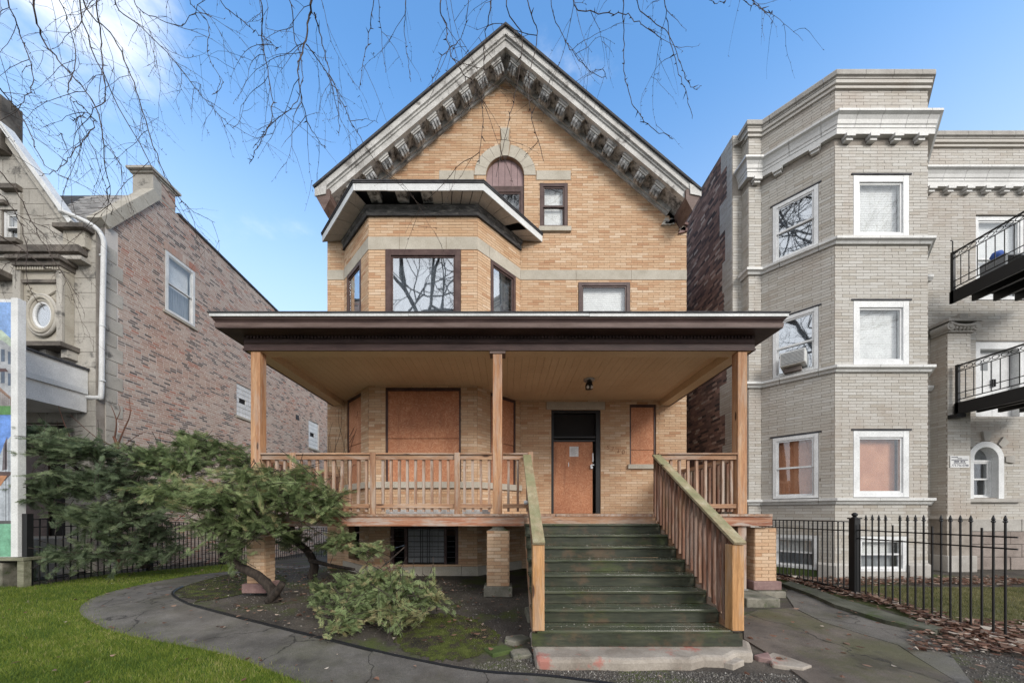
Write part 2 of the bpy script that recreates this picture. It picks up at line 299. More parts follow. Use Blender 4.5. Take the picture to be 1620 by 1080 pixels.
class MB:
    def __init__(s): s.v = []; s.f = []; s.r = []
    def face(s, pts, r=0.5):
        i = len(s.v); s.v += [tuple(p) for p in pts]; s.f.append(tuple(range(i, i+len(pts)))); s.r.append(r); return s
    def box(s, fr, a0, a1, b0, b1, c0, c1, r=0.5, back=True):
        P = [fr.pt(a, b, c) for c in (c0, c1) for (a, b) in ((a0, b0), (a1, b0), (a1, b1), (a0, b1))]
        i = len(s.v); s.v += [tuple(p) for p in P]
        fs = [(4, 5, 6, 7), (0, 1, 5, 4), (1, 2, 6, 5), (2, 3, 7, 6), (3, 0, 4, 7)]
        if back: fs.append((3, 2, 1, 0))
        for f in fs: s.f.append(tuple(i+k for k in f)); s.r.append(r)
        return s
    def wbox(s, x0, x1, y0, y1, z0, z1, r=0.5): return s.box(WORLD, x0, x1, z0, z1, y0, y1, r)
    def prism(s, fr, poly, c0, c1, r=0.5):
        k = len(poly); i = len(s.v)
        s.v += [tuple(fr.pt(a, b, c0)) for a, b in poly] + [tuple(fr.pt(a, b, c1)) for a, b in poly]
        s.f.append(tuple(range(i+k, i+2*k))); s.f.append(tuple(reversed(range(i, i+k)))); s.r += [r, r]
        for j in range(k): s.f.append((i+j, i+(j+1) % k, i+k+(j+1) % k, i+k+j)); s.r.append(r)
        return s
    def tube(s, pts, rad, sides=6, r=0.5, cap=True):
        pts = [Vector(p) for p in pts]; m = len(pts)
        if not hasattr(rad, '__len__'): rad = [rad]*m
        base = len(s.v); ref = None
        for j, p in enumerate(pts):
            t = (pts[min(j+1, m-1)]-pts[max(j-1, 0)])
            if t.length < 1e-9: t = Vector((0, 0, 1))
            t.normalize()
            if ref is None: ref = Vector((0, 0, 1)) if abs(t.z) < 0.9 else Vector((1, 0, 0))
            e = t.cross(ref).normalized(); g = e.cross(t).normalized(); ref = g
            for q in range(sides):
                a = 2*math.pi*(q+0.5)/sides; s.v.append(tuple(p+(e*math.cos(a)+g*math.sin(a))*rad[j]))
        for j in range(m-1):
            for q in range(sides):
                a = base+j*sides+q; b = base+j*sides+(q+1) % sides
                s.f.append((a, b, b+sides, a+sides)); s.r.append(r)
        if cap:
            s.f.append(tuple(reversed(range(base, base+sides)))); s.f.append(tuple(range(base+(m-1)*sides, base+m*sides))); s.r += [r, r]
        return s
    def lathe(s, c, prof, sides=12, axis='z'):
        c = Vector(c); base = len(s.v); m = len(prof)
        for rr, h in prof:
            for q in range(sides):
                a = 2*math.pi*q/sides; x, y = rr*math.cos(a), rr*math.sin(a)
                s.v.append(tuple(c+Vector((x, y, h)))) if axis == 'z' else s.v.append(tuple(c+Vector((x, h, y))))
        for j in range(m-1):
            for q in range(sides):
                a = base+j*sides+q; b = base+j*sides+(q+1) % sides; s.f.append((a, b, b+sides, a+sides)); s.r.append(0.5)
        s.f.append(tuple(range(base+(m-1)*sides, base+m*sides))); s.r.append(0.5)
        s.f.append(tuple(reversed(range(base, base+sides)))); s.r.append(0.5)
        return s
    def arrays(s, V, Fq, Rr):
        i = len(s.v); s.v += [tuple(x) for x in V.tolist()]; s.f += [tuple(x) for x in (Fq+i).tolist()]; s.r += Rr.tolist(); return s

WLOC = {}
def link(name, data, mat=None, parent=None, loc=(0, 0, 0), rot=None):
    o = bpy.data.objects.new(name, data); COL.objects.link(o)
    loc = Vector(loc); WLOC[o.name] = loc
    if parent is not None:
        o.parent = parent; o.location = loc-WLOC[parent.name]
    else: o.location = loc
    if rot is not None: o.rotation_mode = 'QUATERNION'; o.rotation_quaternion = rot
    if mat is not None and data is not None and not data.materials: data.materials.append(mat)
    return o
def mesh_from(name, V, Fc, Rr=None):
    me = bpy.data.meshes.new(name); me.from_pydata(V, [], Fc)
    if Rr is not None:
        a = me.attributes.new('rnd', 'FLOAT', 'FACE'); a.data.foreach_set('value', np.asarray(Rr, dtype=np.float32))
    me.update(); return me
def build(mb, name, mat, parent=None, bevel=0.0, smooth=False, base=False, kind=None, label=None, fix=True):
    V = np.asarray(mb.v, dtype=float); lo, hi = V.min(0), V.max(0); c = (lo+hi)/2
    if base: c[2] = lo[2]
    me = mesh_from(name, (V-c).tolist(), mb.f, mb.r)
    o = link(name, me, MAT[mat] if isinstance(mat, str) else mat, parent, c)
    if fix and len(mb.f) < 4000:
        import bmesh
        bm = bmesh.new(); bm.from_mesh(me); bmesh.ops.recalc_face_normals(bm, faces=bm.faces); bm.to_mesh(me); bm.free()
    if smooth:
        me.polygons.foreach_set('use_smooth', [True]*len(me.polygons))
    if bevel:
        b = o.modifiers.new('bevel', 'BEVEL'); b.width = bevel; b.segments = 2; b.limit_method = 'ANGLE'
    if kind: o['kind'] = kind
    if label: o['label'] = label
    return o
def tag(o, label=None, cat=None, group=None, kind=None):
    if label: o['label'] = label
    if cat: o['category'] = cat
    if group: o['group'] = group
    if kind: o['kind'] = kind
    return o
def thing(name, loc, label, cat, group=None): return tag(link(name, None, None, None, loc), label, cat, group)
def copy_at(o, wloc, parent):
    c = o.copy(); COL.objects.link(c); WLOC[c.name] = Vector(wloc); c.parent = parent; c.location = Vector(wloc)-WLOC[parent.name]; return c
def copy_tree(o, parent, off):
    w0 = WLOC[o.name]+off
    c = o.copy(); COL.objects.link(c); WLOC[c.name] = w0; c.parent = parent
    c.location = w0-(WLOC[parent.name] if parent else Vector())
    for ch in [x for x in o.children]: copy_tree(ch, c, off)
    return c

# ------------------------------------------------------------------ walls and bricks
def rect(a0, a1, b0, b1): return ('r', a0, a1, b0, b1)
def arch(ca, cb, r): return ('c', ca, cb, r)
def spans(poly, ops, b):
    xs = []
    for (a0, b0), (a1, b1) in zip(poly, poly[1:]+poly[:1]):
        if (b0 <= b < b1) or (b1 <= b < b0): xs.append(a0+(a1-a0)*(b-b0)/(b1-b0))
    xs.sort(); out = [(xs[i], xs[i+1]) for i in range(0, len(xs)-1, 2)]
    for o in ops:
        if o[0] == 'r':
            if not (o[3] <= b < o[4]): continue
            c0, c1 = o[1], o[2]
        else:
            d = b-o[2]
            if d < 0 or d >= o[3]: continue
            h = math.sqrt(o[3]**2-d*d); c0, c1 = o[1]-h, o[1]+h
        nw = []
        for (x, y) in out:
            if c1 <= x or c0 >= y: nw.append((x, y)); continue
            if c0 > x: nw.append((x, c0))
            if c1 < y: nw.append((c1, y))
        out = nw
    return out
def breaks(poly, ops):
    bs = {round(p[1], 5) for p in poly}
    for o in ops:
        if o[0] == 'r': bs |= {round(o[3], 5), round(o[4], 5)}
        else: bs |= {round(o[2]+o[3]*math.sin(k/14*math.pi/2), 5) for k in range(15)}
    lo, hi = min(p[1] for p in poly), max(p[1] for p in poly)
    return sorted(x for x in bs if lo-1e-6 <= x <= hi+1e-6)
def wall_face(mb, fr, poly, ops, c=0.0, reveal=0.16):
    bs = breaks(poly, ops)
    for b0, b1 in zip(bs, bs[1:]):
        if b1-b0 < 1e-4: continue
        e = (b1-b0)*1e-3; lo, hi = spans(poly, ops, b0+e), spans(poly, ops, b1-e)
        if len(lo) != len(hi): hi = lo = spans(poly, ops, (b0+b1)/2)
        for (x0, x1), (y0, y1) in zip(lo, hi):
            mb.face([fr.pt(x0, b0, c), fr.pt(x1, b0, c), fr.pt(y1, b1, c), fr.pt(y0, b1, c)])
    for o in ops:
        if reveal <= 0 or (len(o) > 5 and o[5] == 'n'): continue
        if o[0] == 'r':
            a0, a1, b0, b1 = o[1:5]
            q = [(a0, b0), (a1, b0), (a1, b1), (a0, b1)]
            if any(p[0] == 'c' for p in ops if abs(p[1]-(a0+a1)/2) < 1e-3): q = None; segs = [((a0, b0), (a0, b1)), ((a1, b0), (a1, b1)), ((a0, b0), (a1, b0))]
            else: segs = list(zip(q, q[1:]+q[:1]))
        else:
            pts = [(o[1]+o[3]*math.cos(k/16*math.pi), o[2]+o[3]*math.sin(k/16*math.pi)) for k in range(17)]; segs = list(zip(pts, pts[1:]))
        for (p, q2) in segs:
            mb.face([fr.pt(*p, c), fr.pt(*q2, c), fr.pt(*q2, c-reveal), fr.pt(*p, c-reveal)])

RTAB = rng.random(65536)
class Bricks:
    """collects the bricks of one thing; the largest in the picture become objects, the rest one mesh"""
    def __init__(s, mat, L, ch, joint=0.009, proud=0.007): s.mat, s.L, s.ch, s.j, s.p = mat, L, ch, joint, proud; s.items = []; s.wid = 0
    def wall(s, fr, poly, ops, z0=None, vary=0.0, half=0.5, prefer=True):
        lo, hi = min(p[1] for p in poly), max(p[1] for p in poly); z = lo if z0 is None else z0; row = 0; s.wid += 1
        bs = breaks(poly, [o for o in ops if o[0] == 'r'])
        while z < hi-0.02:
            zt = min(z+s.ch, hi); edges = [z]+[b for b in bs if z+0.012 < b < zt-0.012]+[zt]
            off = (row % 2)*half*s.L+(random.uniform(-vary, vary) if vary else 0)
            for k, (e0, e1) in enumerate(zip(edges, edges[1:])):
                for (x0, x1) in spans(poly, ops, (e0+e1)/2):
                    x = math.floor((x0-off)/s.L)*s.L+off
                    while x < x1-0.015:
                        p0, p1 = max(x, x0), min(x+s.L, x1)
                        if p1-p0 > 0.035:
                            r = float(RTAB[(row*7919+int(round(x/s.L*2))*104729+len(s.items[:1])*13+s.wid*3571) % 65536])
                            full = (p1-p0 > s.L-1e-4) and len(edges) == 2 and zt-z > s.ch-1e-4
                            g0 = s.j/2 if k == 0 else 0; g1 = s.j/2 if k == len(edges)-2 else 0
                            ctr = fr.pt((p0+p1)/2, (e0+e1)/2)
                            px = ctr.x*F/ctr.y+800; py = 812-(ctr.z-EYE)*F/ctr.y
                            vis = 5 < px < 1615 and 5 < py < 1075
                            s.items.append((fr, p0+s.j/2, p1-s.j/2, e0+g0, e1-g1, r, full and prefer and vis, ctr.length))
                        x += s.L
            z += s.ch; row += 1
    def emit(s, parent, limit=280, exclude=lambda c: False):
        cand = sorted([i for i, t in enumerate(s.items) if t[6] and not exclude(t[0].pt((t[1]+t[2])/2, (t[3]+t[4])/2))], key=lambda i: s.items[i][7])[:limit]
        pick = set(cand); mb = MB()
        for i, (fr, a0, a1, b0, b1, r, full, d) in enumerate(s.items):
            pj = s.p*(0.75+0.5*((r*7.13) % 1.0))
            if i not in pick: mb.box(fr, a0, a1, b0, b1, -0.004, pj, r, back=False)
        if cand:
            L2, h2 = (s.L-s.j)/2, (s.ch-s.j)/2
            t = MB().box(Fr((0, 0, 0), (1, 0, 0), (0, 0, 1), (0, 1, 0)), -L2, L2, -h2, h2, -0.004, s.p, 0.0)
            me = mesh_from('brick', t.v, t.f, t.r); me.materials.append(MAT[s.mat])
            for i in cand:
                fr, a0, a1, b0, b1 = s.items[i][:5]
                M = Matrix((fr.u, fr.v, fr.n)).transposed()
                link('brick', me, None, parent, fr.pt((a0+a1)/2, (b0+b1)/2), M.to_quaternion())
        if mb.f: build(mb, 'brickwork', s.mat, parent, kind='stuff', fix=False)

# ------------------------------------------------------------------ mouldings along a plan path
def offs(path, k, d):
    p = [Vector((q[0], q[1], 0)) for q in path]; m = len(p)
    def nrm(i):
        t = (p[i+1]-p[i]).normalized(); return Vector((t.y, -t.x, 0))
    if k == 0: n = nrm(0); return p[0]+n*d
    if k == m-1: n = nrm(m-2); return p[-1]+n*d
    n1, n2 = nrm(k-1), nrm(k); mm = (n1+n2).normalized(); return p[k]+mm*(d/max(0.3, mm.dot(n1)))
def moulding(mb, path, prof, closed=True, r=0.5):
    rows = []
    for k in range(len(path)):
        rows.append([(offs(path, k, o).x, offs(path, k, o).y, z) for o, z in prof])
    i = len(mb.v); m = len(prof)
    for rw in rows: mb.v += rw
    for k in range(len(path)-1):
        for j in range(m if closed else m-1):
            a, b = i+k*m+j, i+k*m+(j+1) % m; mb.f.append((a, b, b+m, a+m)); mb.r.append(r)
    if closed:
        mb.f.append(tuple(range(i, i+m))); mb.f.append(tuple(reversed(range(i+(len(path)-1)*m, i+len(path)*m)))); mb.r += [r, r]
    return mb
def cut_path(path, seg, gap=0.008):
    """pieces of a plan path of about seg metres; corners stay inside a piece, mitred"""
    out = []
    P = [Vector((q[0], q[1], 0)) for q in path]; L = [0]
    for a, b in zip(P, P[1:]): L.append(L[-1]+(b-a).length)
    n = max(1, round(L[-1]/seg)); cuts = [L[-1]*k/n for k in range(n+1)]
    for k in range(1, n):                                  # keep the cuts away from corners
        for c in L[1:-1]:
            if abs(cuts[k]-c) < seg*0.25: cuts[k] = c+seg*0.3*(1 if cuts[k] >= c else -1)
    def at(s):
        for j in range(len(P)-1):
            if s <= L[j+1]+1e-9: return P[j]+(P[j+1]-P[j])*((s-L[j])/(L[j+1]-L[j]))
        return P[-1]
    for s0, s1 in zip(cuts, cuts[1:]):
        a, b = s0+(gap/2 if s0 > 0 else 0), s1-(gap/2 if s1 < L[-1] else 0)
        pts = [at(a)]+[P[j] for j in range(1, len(P)-1) if a+1e-6 < L[j] < b-1e-6]+[at(b)]
        out.append([(q.x, q.y) for q in pts])
    return out
def blocks(parent, name, mat, path, seg, prof):
    return [build(moulding(MB(), p, prof), name, mat, parent) for p in cut_path(path, seg)]

# ------------------------------------------------------------------ windows
def window(parent, fr, a0, a1, b0, b1, frame='vinyl', rec=0.07, fw=0.075, sash=True, glass='glass', back=None, sillm=None, split=0.5, name='window', fd=0.07, upper_back=None):
    mb = MB(); c1 = -rec+fd; c0 = -rec-0.05
    mb.box(fr, a0, a0+fw, b0, b1, c0, c1); mb.box(fr, a1-fw, a1, b0, b1, c0, c1)
    mb.box(fr, a0+fw, a1-fw, b1-fw*1.1, b1, c0, c1-0.003); mb.box(fr, a0+fw, a1-fw, b0, b0+fw*0.8, c0, c1-0.003)
    wn = build(mb, name, frame, parent)
    x0, x1, y0, y1 = a0+fw, a1-fw, b0+fw*0.8, b1-fw*1.1; ym = y0+(y1-y0)*split; sw = 0.042
    def one(yy0, yy1, c):
        m = MB(); m.box(fr, x0, x0+sw, yy0, yy1, c-0.03, c); m.box(fr, x1-sw, x1, yy0, yy1, c-0.03, c)
        m.box(fr, x0+sw, x1-sw, yy0, yy0+sw, c-0.03, c-0.002); m.box(fr, x0+sw, x1-sw, yy1-sw, yy1, c-0.03, c-0.002); build(m, 'sash', frame, wn)
        p = MB(); p.box(fr, x0+sw, x1-sw, yy0+sw, yy1-sw, c-0.019, c-0.013); build(p, 'pane', glass, wn)
    if sash: one(ym-0.02, y1, c1-0.02); one(y0, ym+0.02, c1-0.055)
    else:
        one(y0, y1, c1-0.03)
    if back:
        m = MB()
        if back in ('blind',):
            k = max(3, int((y1-y0)/0.055))
            for q in range(k):
                z = y0+(y1-y0)*q/k; m.face([fr.pt(x0, z, c0-0.022), fr.pt(x1, z, c0-0.022), fr.pt(x1, z+(y1-y0)/k, c0-0.025), fr.pt(x0, z+(y1-y0)/k, c0-0.025)])
        else: m.box(fr, x0, x1, y0, y1 if not upper_back else ym, c0-0.08, c0-0.06)
        build(m, 'blind' if back in ('blind', 'orange_blind') else 'curtain', back, wn)
        if upper_back: build(MB().box(fr, x0, x1, ym, y1, c0-0.08, c0-0.06), 'blind', upper_back, wn)
    if sillm: build(MB().box(fr, a0-0.05, a1+0.05, b0-0.1, b0, -0.1, 0.06), 'sill', sillm, wn)
    return wn

# ================================================================== GROUND
def smooth(a, b, x):
    t = min(1, max(0, (x-a)/(b-a))); return t*t*(3-2*t)
def gz(x, y):
    z = -0.2*(1-smooth(3.4, 6.3, y))
    z -= 0.075*max(0, min(y, 16)-8.3)*smooth(-4.7, -6.4, x)
    return z
def gp(px, py):
    d = 1.5*F/max(8, (py-812))
    for _ in range(12): d = (EYE-gz((px-800)*d/F, d))*F/max(8, (py-812))
    return ((px-800)*d/F, d)
def P(px, py, d): return Vector(((px-800)*d/F, d, EYE-(py-812)*d/F))

def ground_mat():
    m, n, b = new_mat('dark garden soil', 0.85, 0.3)
    v = pos(n); a = noise(n, v, 1.1, 9, 0.7); f = noise(n, v, 45, 5, 0.7)
    col = ramp(n, a, [(0.3, (0.035, 0.030, 0.026)), (0.52, (0.068, 0.058, 0.048)), (0.72, (0.12, 0.10, 0.082))])
    col = mixc(n, 0.7, col, ramp(n, f, [(0.3, (0.45,)*3), (0.7, (1.6,)*3)]), 'MULTIPLY')
    ms = step(n, noise(n, pos(n), 0.9, 8, 0.66), 0.50, 0.62, 0, 0.75); col = mixc(n, ms, col, mixc(n, f, (0.035, 0.05, 0.008), (0.085, 0.11, 0.018)))
    sp = nd(n, 'ShaderNodeTexVoronoi'); sp.inputs['Scale'].default_value = 40; n.links.new(v, sp.inputs['Vector'])
    k = mul(n, step(n, sp.outputs['Distance'], 0.14, 0.08), step(n, noise(n, v, 2.2, 4), 0.5, 0.6)); col = mixc(n, k, col, (0.26, 0.23, 0.20))
    n.links.new(col, b.inputs['Base Color']); bump(n, b, f, 0.8, 0.012); return m
MAT['soil'] = ground_mat()
def concrete(name, c1, c2, moss=0.0, scale=1.3):
    m, n, b = new_mat(name, 0.75, 0.35)
    v = pos(n); a = noise(n, v, scale, 9, 0.68); f = noise(n, v, 90, 4, 0.7)
    col = ramp(n, a, [(0.32, c1), (0.68, c2)])
    col = mixc(n, 0.8, col, ramp(n, f, [(0.28, (0.4,)*3), (0.72, (1.65,)*3)]), 'MULTIPLY')
    if moss:
        ms = step(n, noise(n, pos(n), 0.8, 8, 0.66), 0.45, 0.62, 0, moss); col = mixc(n, ms, col, mixc(n, f, (0.045, 0.05, 0.016), (0.095, 0.095, 0.035)))
    w_ = step(n, noise(n, pos(n), 1.7, 4), 0.55, 0.68); n.links.new(step(n, noise(n, pos(n), 1.1, 5), 0.45, 0.65, 0.8, 0.42), b.inputs['Roughness'])
    col = mixc(n, mul(n, w_, 0.5), col, tuple(x*0.5 for x in c1))
    wc = nd(n, 'ShaderNodeTexVoronoi', feature='DISTANCE_TO_EDGE'); wc.inputs['Scale'].default_value = 0.55
    vv = nd(n, 'ShaderNodeVectorMath', operation='ADD'); nz = nd(n, 'ShaderNodeTexNoise'); nz.inputs['Scale'].default_value = 3; nz.inputs['Detail'].default_value = 5
    n.links.new(v, nz.inputs['Vector']); n.links.new(v, vv.inputs[0]); sc_ = nd(n, 'ShaderNodeVectorMath', operation='SCALE'); sc_.inputs['Scale'].default_value = 0.45
    n.links.new(nz.outputs['Color'], sc_.inputs[0]); n.links.new(sc_.outputs[0], vv.inputs[1]); n.links.new(vv.outputs[0], wc.inputs['Vector'])
    col = mixc(n, step(n, wc.outputs['Distance'], 0.007, 0.002, 0, 0.8), col, (0.02, 0.018, 0.015))
    n.links.new(col, b.inputs['Base Color']); bump(n, b, f, 0.5, 0.006); return m
MAT['path'] = concrete('dark wet concrete', (0.065, 0.059, 0.052), (0.165, 0.152, 0.136), 0.3)
MAT['walk'] = concrete('mossy concrete', (0.065, 0.053, 0.044), (0.15, 0.125, 0.105), 0.65)
MAT['pad'] = mottled('pale worn concrete', (0.20, 0.17, 0.14), (0.36, 0.32, 0.275), 2.5, 0.9, c3=(0.34, 0.15, 0.12), fine=60, bs=0.5)
MAT['block'] = mottled('aggregate concrete', (0.10, 0.10, 0.075), (0.25, 0.23, 0.19), 4, 0.95, c3=(0.055, 0.075, 0.025), fine=70, bs=0.8)
MAT['mossblock'] = mottled('mossy block', (0.04, 0.065, 0.018), (0.085, 0.11, 0.035), 3, 0.95, bs=0.6)
MAT['turf'] = mottled('turf', (0.035, 0.07, 0.008), (0.075, 0.13, 0.014), 3, 0.95, bs=0.6)
MAT['thin_turf'] = mottled('thin turf', (0.06, 0.06, 0.025), (0.12, 0.11, 0.05), 3, 0.95, bs=0.6)
def moss_mat():
    m, n, b = new_mat('moss', 0.95, 0.2); v = pos(n); f = noise(n, v, 60, 5, 0.7)
    col = ramp(n, noise(n, v, 4.5, 8, 0.7), [(0.36, (0.022, 0.019, 0.015)), (0.47, (0.045, 0.038, 0.026)), (0.53, (0.05, 0.062, 0.013)), (0.7, (0.10, 0.115, 0.028))])
    col = mixc(n, 0.6, col, ramp(n, f, [(0.28, (0.45,)*3), (0.72, (1.5,)*3)]), 'MULTIPLY')
    n.links.new(col, b.inputs['Base Color']); bump(n, b, f, 0.8, 0.01); return m
MAT['mossmat'] = moss_mat()
MAT['kerb'] = mottled('mossy kerb', (0.05, 0.052, 0.035), (0.105, 0.105, 0.08), 3, 0.95, c3=(0.05, 0.065, 0.025), fine=60, bs=0.7)

def sheet(name, mat, xs, ys, lift=0.0, kind='structure'):
    V = [(x, y, gz(x, y)+lift) for y in ys for x in xs]; k = len(xs)
    Fc = [(j*k+i, j*k+i+1, (j+1)*k+i+1, (j+1)*k+i) for j in range(len(ys)-1) for i in range(k-1)]
    me = mesh_from(name, V, Fc); o = link(name, me, MAT[mat]); o['kind'] = kind; return o
xs = [-300, -120, -60, -35]+[x*0.5 for x in range(-48, 49)]+[35, 60, 120, 300]
ys = [-300, -120, -60, -30, -15, -6, 0]+[y*0.4 for y in range(1, 60)]+[35, 60, 120, 300]
sheet('ground', 'soil', xs, ys)

def inside(poly, x, y):
    c = False
    for (x0, y0), (x1, y1) in zip(poly, poly[1:]+poly[:1]):
        if (y0 > y) != (y1 > y) and x < x0+(x1-x0)*(y-y0)/(y1-y0): c = not c
    return c
def ground_poly(name, mat, poly, lift, drop=0.0, kind='structure', parent=None, grid=0.5):
    """a sheet cut to an outline and draped on the ground"""
    import bmesh
    bm = bmesh.new(); vs = [bm.verts.new((x, y, 0)) for x, y in poly]; f = bm.faces.new(vs)
    if f.normal.z < 0 or f.calc_area() < 0: f.normal_flip()
    x0, x1 = min(p[0] for p in poly), max(p[0] for p in poly); y0, y1 = min(p[1] for p in poly), max(p[1] for p in poly)
    for ax, lo, hi in ((0, x0, x1), (1, y0, y1)):
        q = math.ceil(lo/grid)*grid
        while q < hi:
            co = [0, 0, 0]; no = [0, 0, 0]; co[ax] = q; no[ax] = 1
            bmesh.ops.bisect_plane(bm, geom=bm.verts[:]+bm.edges[:]+bm.faces[:], plane_co=co, plane_no=no); q += grid
    bmesh.ops.triangulate(bm, faces=bm.faces[:])
    for v in bm.verts: v.co.z = gz(v.co.x, v.co.y)+lift
    if drop:
        r = bmesh.ops.extrude_face_region(bm, geom=bm.faces[:])
        for v in [g for g in r['geom'] if isinstance(g, bmesh.types.BMVert)]: v.co.z += drop
    bmesh.ops.recalc_face_normals(bm, faces=bm.faces[:])
    if not drop:
        bm.normal_update()
        for fc in bm.faces:
            if fc.normal.z < 0: fc.normal_flip()
    me = bpy.data.meshes.new(name); bm.to_mesh(me); bm.free()
    o = link(name, me, MAT[mat], parent); o['kind'] = kind; return o
def ragged(poly, amp=0.10, n=5):
    out = []
    for (x0, y0), (x1, y1) in zip(poly, poly[1:]+poly[:1]):
        for k in range(n): out.append((x0+(x1-x0)*k/n+random.gauss(0, amp*0.5), y0+(y1-y0)*k/n+random.gauss(0, amp)))
    return out
def curve_pts(pts, n=6):
    out = []
    m = len(pts)
    for i in range(m-1):
        p0, p1, p2, p3 = pts[max(0, i-1)], pts[i], pts[i+1], pts[min(m-1, i+2)]
        for k in range(n):
            t = k/n
            out.append(tuple(0.5*((2*b)+(-a+c)*t+(2*a-5*b+4*c-d)*t*t+(-a+3*b-3*c+d)*t**3) for a, b, c, d in zip(p0, p1, p2, p3)))
    out.append(tuple(pts[-1])); return out
outer = curve_pts([gp(*p) for p in [(430, 893), (370, 903), (258, 918), (170, 938), (126, 962), (148, 986), (205, 1006), (290, 1022), (370, 1040), (470, 1078), (560, 1120)]], 5)
inner = curve_pts([gp(*p) for p in [(440, 898), (385, 905), (308, 922), (272, 938), (290, 954), (335, 968), (420, 990), (520, 1015), (640, 1044), (760, 1066), (870, 1074), (990, 1090)]], 5)
path_poly = outer+list(reversed(inner))
# the path is cast in slabs: one piece between each pair of joints
def path_slab(i0, i1, j0, j1): return outer[i0:i1+1]+list(reversed(inner[j0:j1+1]))
no_, ni_ = len(outer)-1, len(inner)-1
cuts = [(0, 0), (12, 10), (24, 22), (36, 29), (44, 38), (no_, ni_)]
pathroot = tag(link('path', None, None, None, (outer[18][0], outer[18][1], 0)), kind='structure')
for (i0, j0), (i1, j1) in zip(cuts, cuts[1:]):
    ground_poly('slab', 'path', path_slab(i0, i1, j0, j1), 0.012+0.006*((i0*7) % 3), -0.06, parent=pathroot)
back_path = [(-5.05, 13.5), (-5.35, 9.0), gp(430, 893), gp(440, 898), (-4.95, 9.0), (-4.75, 13.5)]
ground_poly('slab', 'path', [(-6.6, 17), (-6.5, 10.8), gp(430, 892.5), gp(441, 898.5), (-5.15, 9.8), (-5.3, 17)], 0.008, -0.05, parent=pathroot)

lawn_poly = [(-9.72, 6.95), (-9.72, 9.2), (-9.66, 12.0), (-8.2, 11.9)]+[(x-0.02, y) for x, y in outer[:8]]+outer[8:]+[(-1.2, 2.0), (-4, 1.0), (-14, 1.0), (-14, 6.9)]
ground_poly('lawn', 'turf', lawn_poly, 0.006)
moss_poly = curve_pts([gp(*p) for p in [(640, 1030), (620, 1000), (660, 975), (720, 972), (760, 985), (790, 1010), (745, 1040), (690, 1042), (640, 1030)]], 4)[:-1]
ground_poly('moss_patch', 'mossmat', ragged(moss_poly, 0.035, 4), 0.008)
moss2 = curve_pts([gp(*p) for p in [(280, 932), (330, 912), (400, 906), (450, 912), (440, 926), (380, 940), (310, 950), (280, 932)]], 4)[:-1]
ground_poly('moss_patch', 'mossmat', ragged(moss2, 0.05, 4), 0.008)
walk_a = [gp(*p) for p in [(1176, 975), (1200, 966), (1255, 963), (1300, 985), (1420, 1022), (1530, 1090), (1290, 1090), (1250, 1060), (1215, 1035), (1177, 1012)]]
walk_b = [gp(*p) for p in [(1257, 962), (1240, 938), (1262, 930), (1345, 958), (1450, 995), (1500, 1030), (1545, 1090), (1533, 1090), (1422, 1021), (1302, 984)]]
walkroot = tag(link('pavement', None, None, None, (3.2, 4.4, 0)), kind='structure')
ground_poly('slab', 'walk', walk_a, 0.02, -0.06, parent=walkroot); ground_poly('slab', 'path', walk_b, 0.012, -0.06, parent=walkroot)
curb = [gp(*p) for p in [(1236, 927), (1252, 924), (1330, 952), (1420, 980), (1492, 1000), (1480, 1006), (1400, 988), (1320, 962)]]
ground_poly('kerb', 'kerb', curb, 0.07, -0.12)
ground_poly('yard', 'thin_turf', [(6.5, 3.2), (6.5, 6.95), (17, 6.95), (17, 3.2)], 0.006)

# ================================================================== BUFF BRICK HOUSE
DW, DB = 9.36, 8.29
XL, XR = -4.89, 4.96
house = thing('brick_house', (0, DW, 0), 'tall buff brick house with a steep bracketed gable, bay window and boarded ground floor', 'house')
fm = Fr((0, DW, 0), (1, 0, 0)); fb = Fr((-3.33, DB, 0), (1, 0, 0)); fl = Fr((-4.42, DW, 0), (1.09, -1.07, 0)); fr_ = Fr((-0.69, DB, 0), (1.09, 1.07, 0))
LF = math.hypot(1.09, 1.07)
TH = math.atan(0.846); tT = 0.846; apz = 13.42
gable = [(XL, 0), (XR, 0), (XR, apz-0.846*XR), (0, apz), (XL, apz+0.846*XL)]
main_ops = [rect(-4.42, 0.40, 0, 8.93)+('n',), rect(-0.537, 0.503, 9.25, 10.76), arch(-0.017, 10.76, 0.52), rect(0.936, 1.70, 9.33, 10.55), rect(1.99, 3.41, 5.95, 7.83), rect(1.25, 2.60, 1.5, 4.34), rect(3.40, 4.12, 2.85, 4.50)]
bay_ops = [rect(0.413, 2.24, 5.9, 7.9), rect(0.413, 2.24, 2.27, 4.56), rect(0.52, 2.18, 0.26, 1.22)]
bay_poly = [(0, 0), (2.64, 0), (2.64, 8.93), (0, 8.93)]
fc_ops_r = [rect(0.43, 1.345, 5.9, 7.9), rect(0.43, 1.345, 2.27, 4.56)]
fc_ops_l = [rect(0.18, 1.10, 5.9, 7.9), rect(0.18, 1.10, 2.27, 4.56), rect(0.30, 1.0, 0.3, 1.2)]
fc_poly = [(0, 0), (LF, 0), (LF, 8.93), (0, 8.93)]
wm = MB(); wall_face(wm, fm, gable, main_ops); wall_face(wm, fb, bay_poly, bay_ops); wall_face(wm, fl, fc_poly, fc_ops_l); wall_face(wm, fr_, fc_poly, fc_ops_r)
for x in (XL, XR): wm.face([(x, DW, 0), (x, 23, 0), (x, 23, 9.4), (x, DW, 9.4)])
wm.face([(XL, 23, 0), (XR, 23, 0), (XR, 23, 9.3), (0, 23, apz), (XL, 23, 9.3)])
build(wm, 'wall', 'mortar', house, fix=False)
BR = Bricks('brick', 0.30, 0.068)
def with_bands(ops, bands): return ops+[rect(-9, 9, a, b)+('n',) for a, b in bands]
belt = [(7.9, 8.19)]
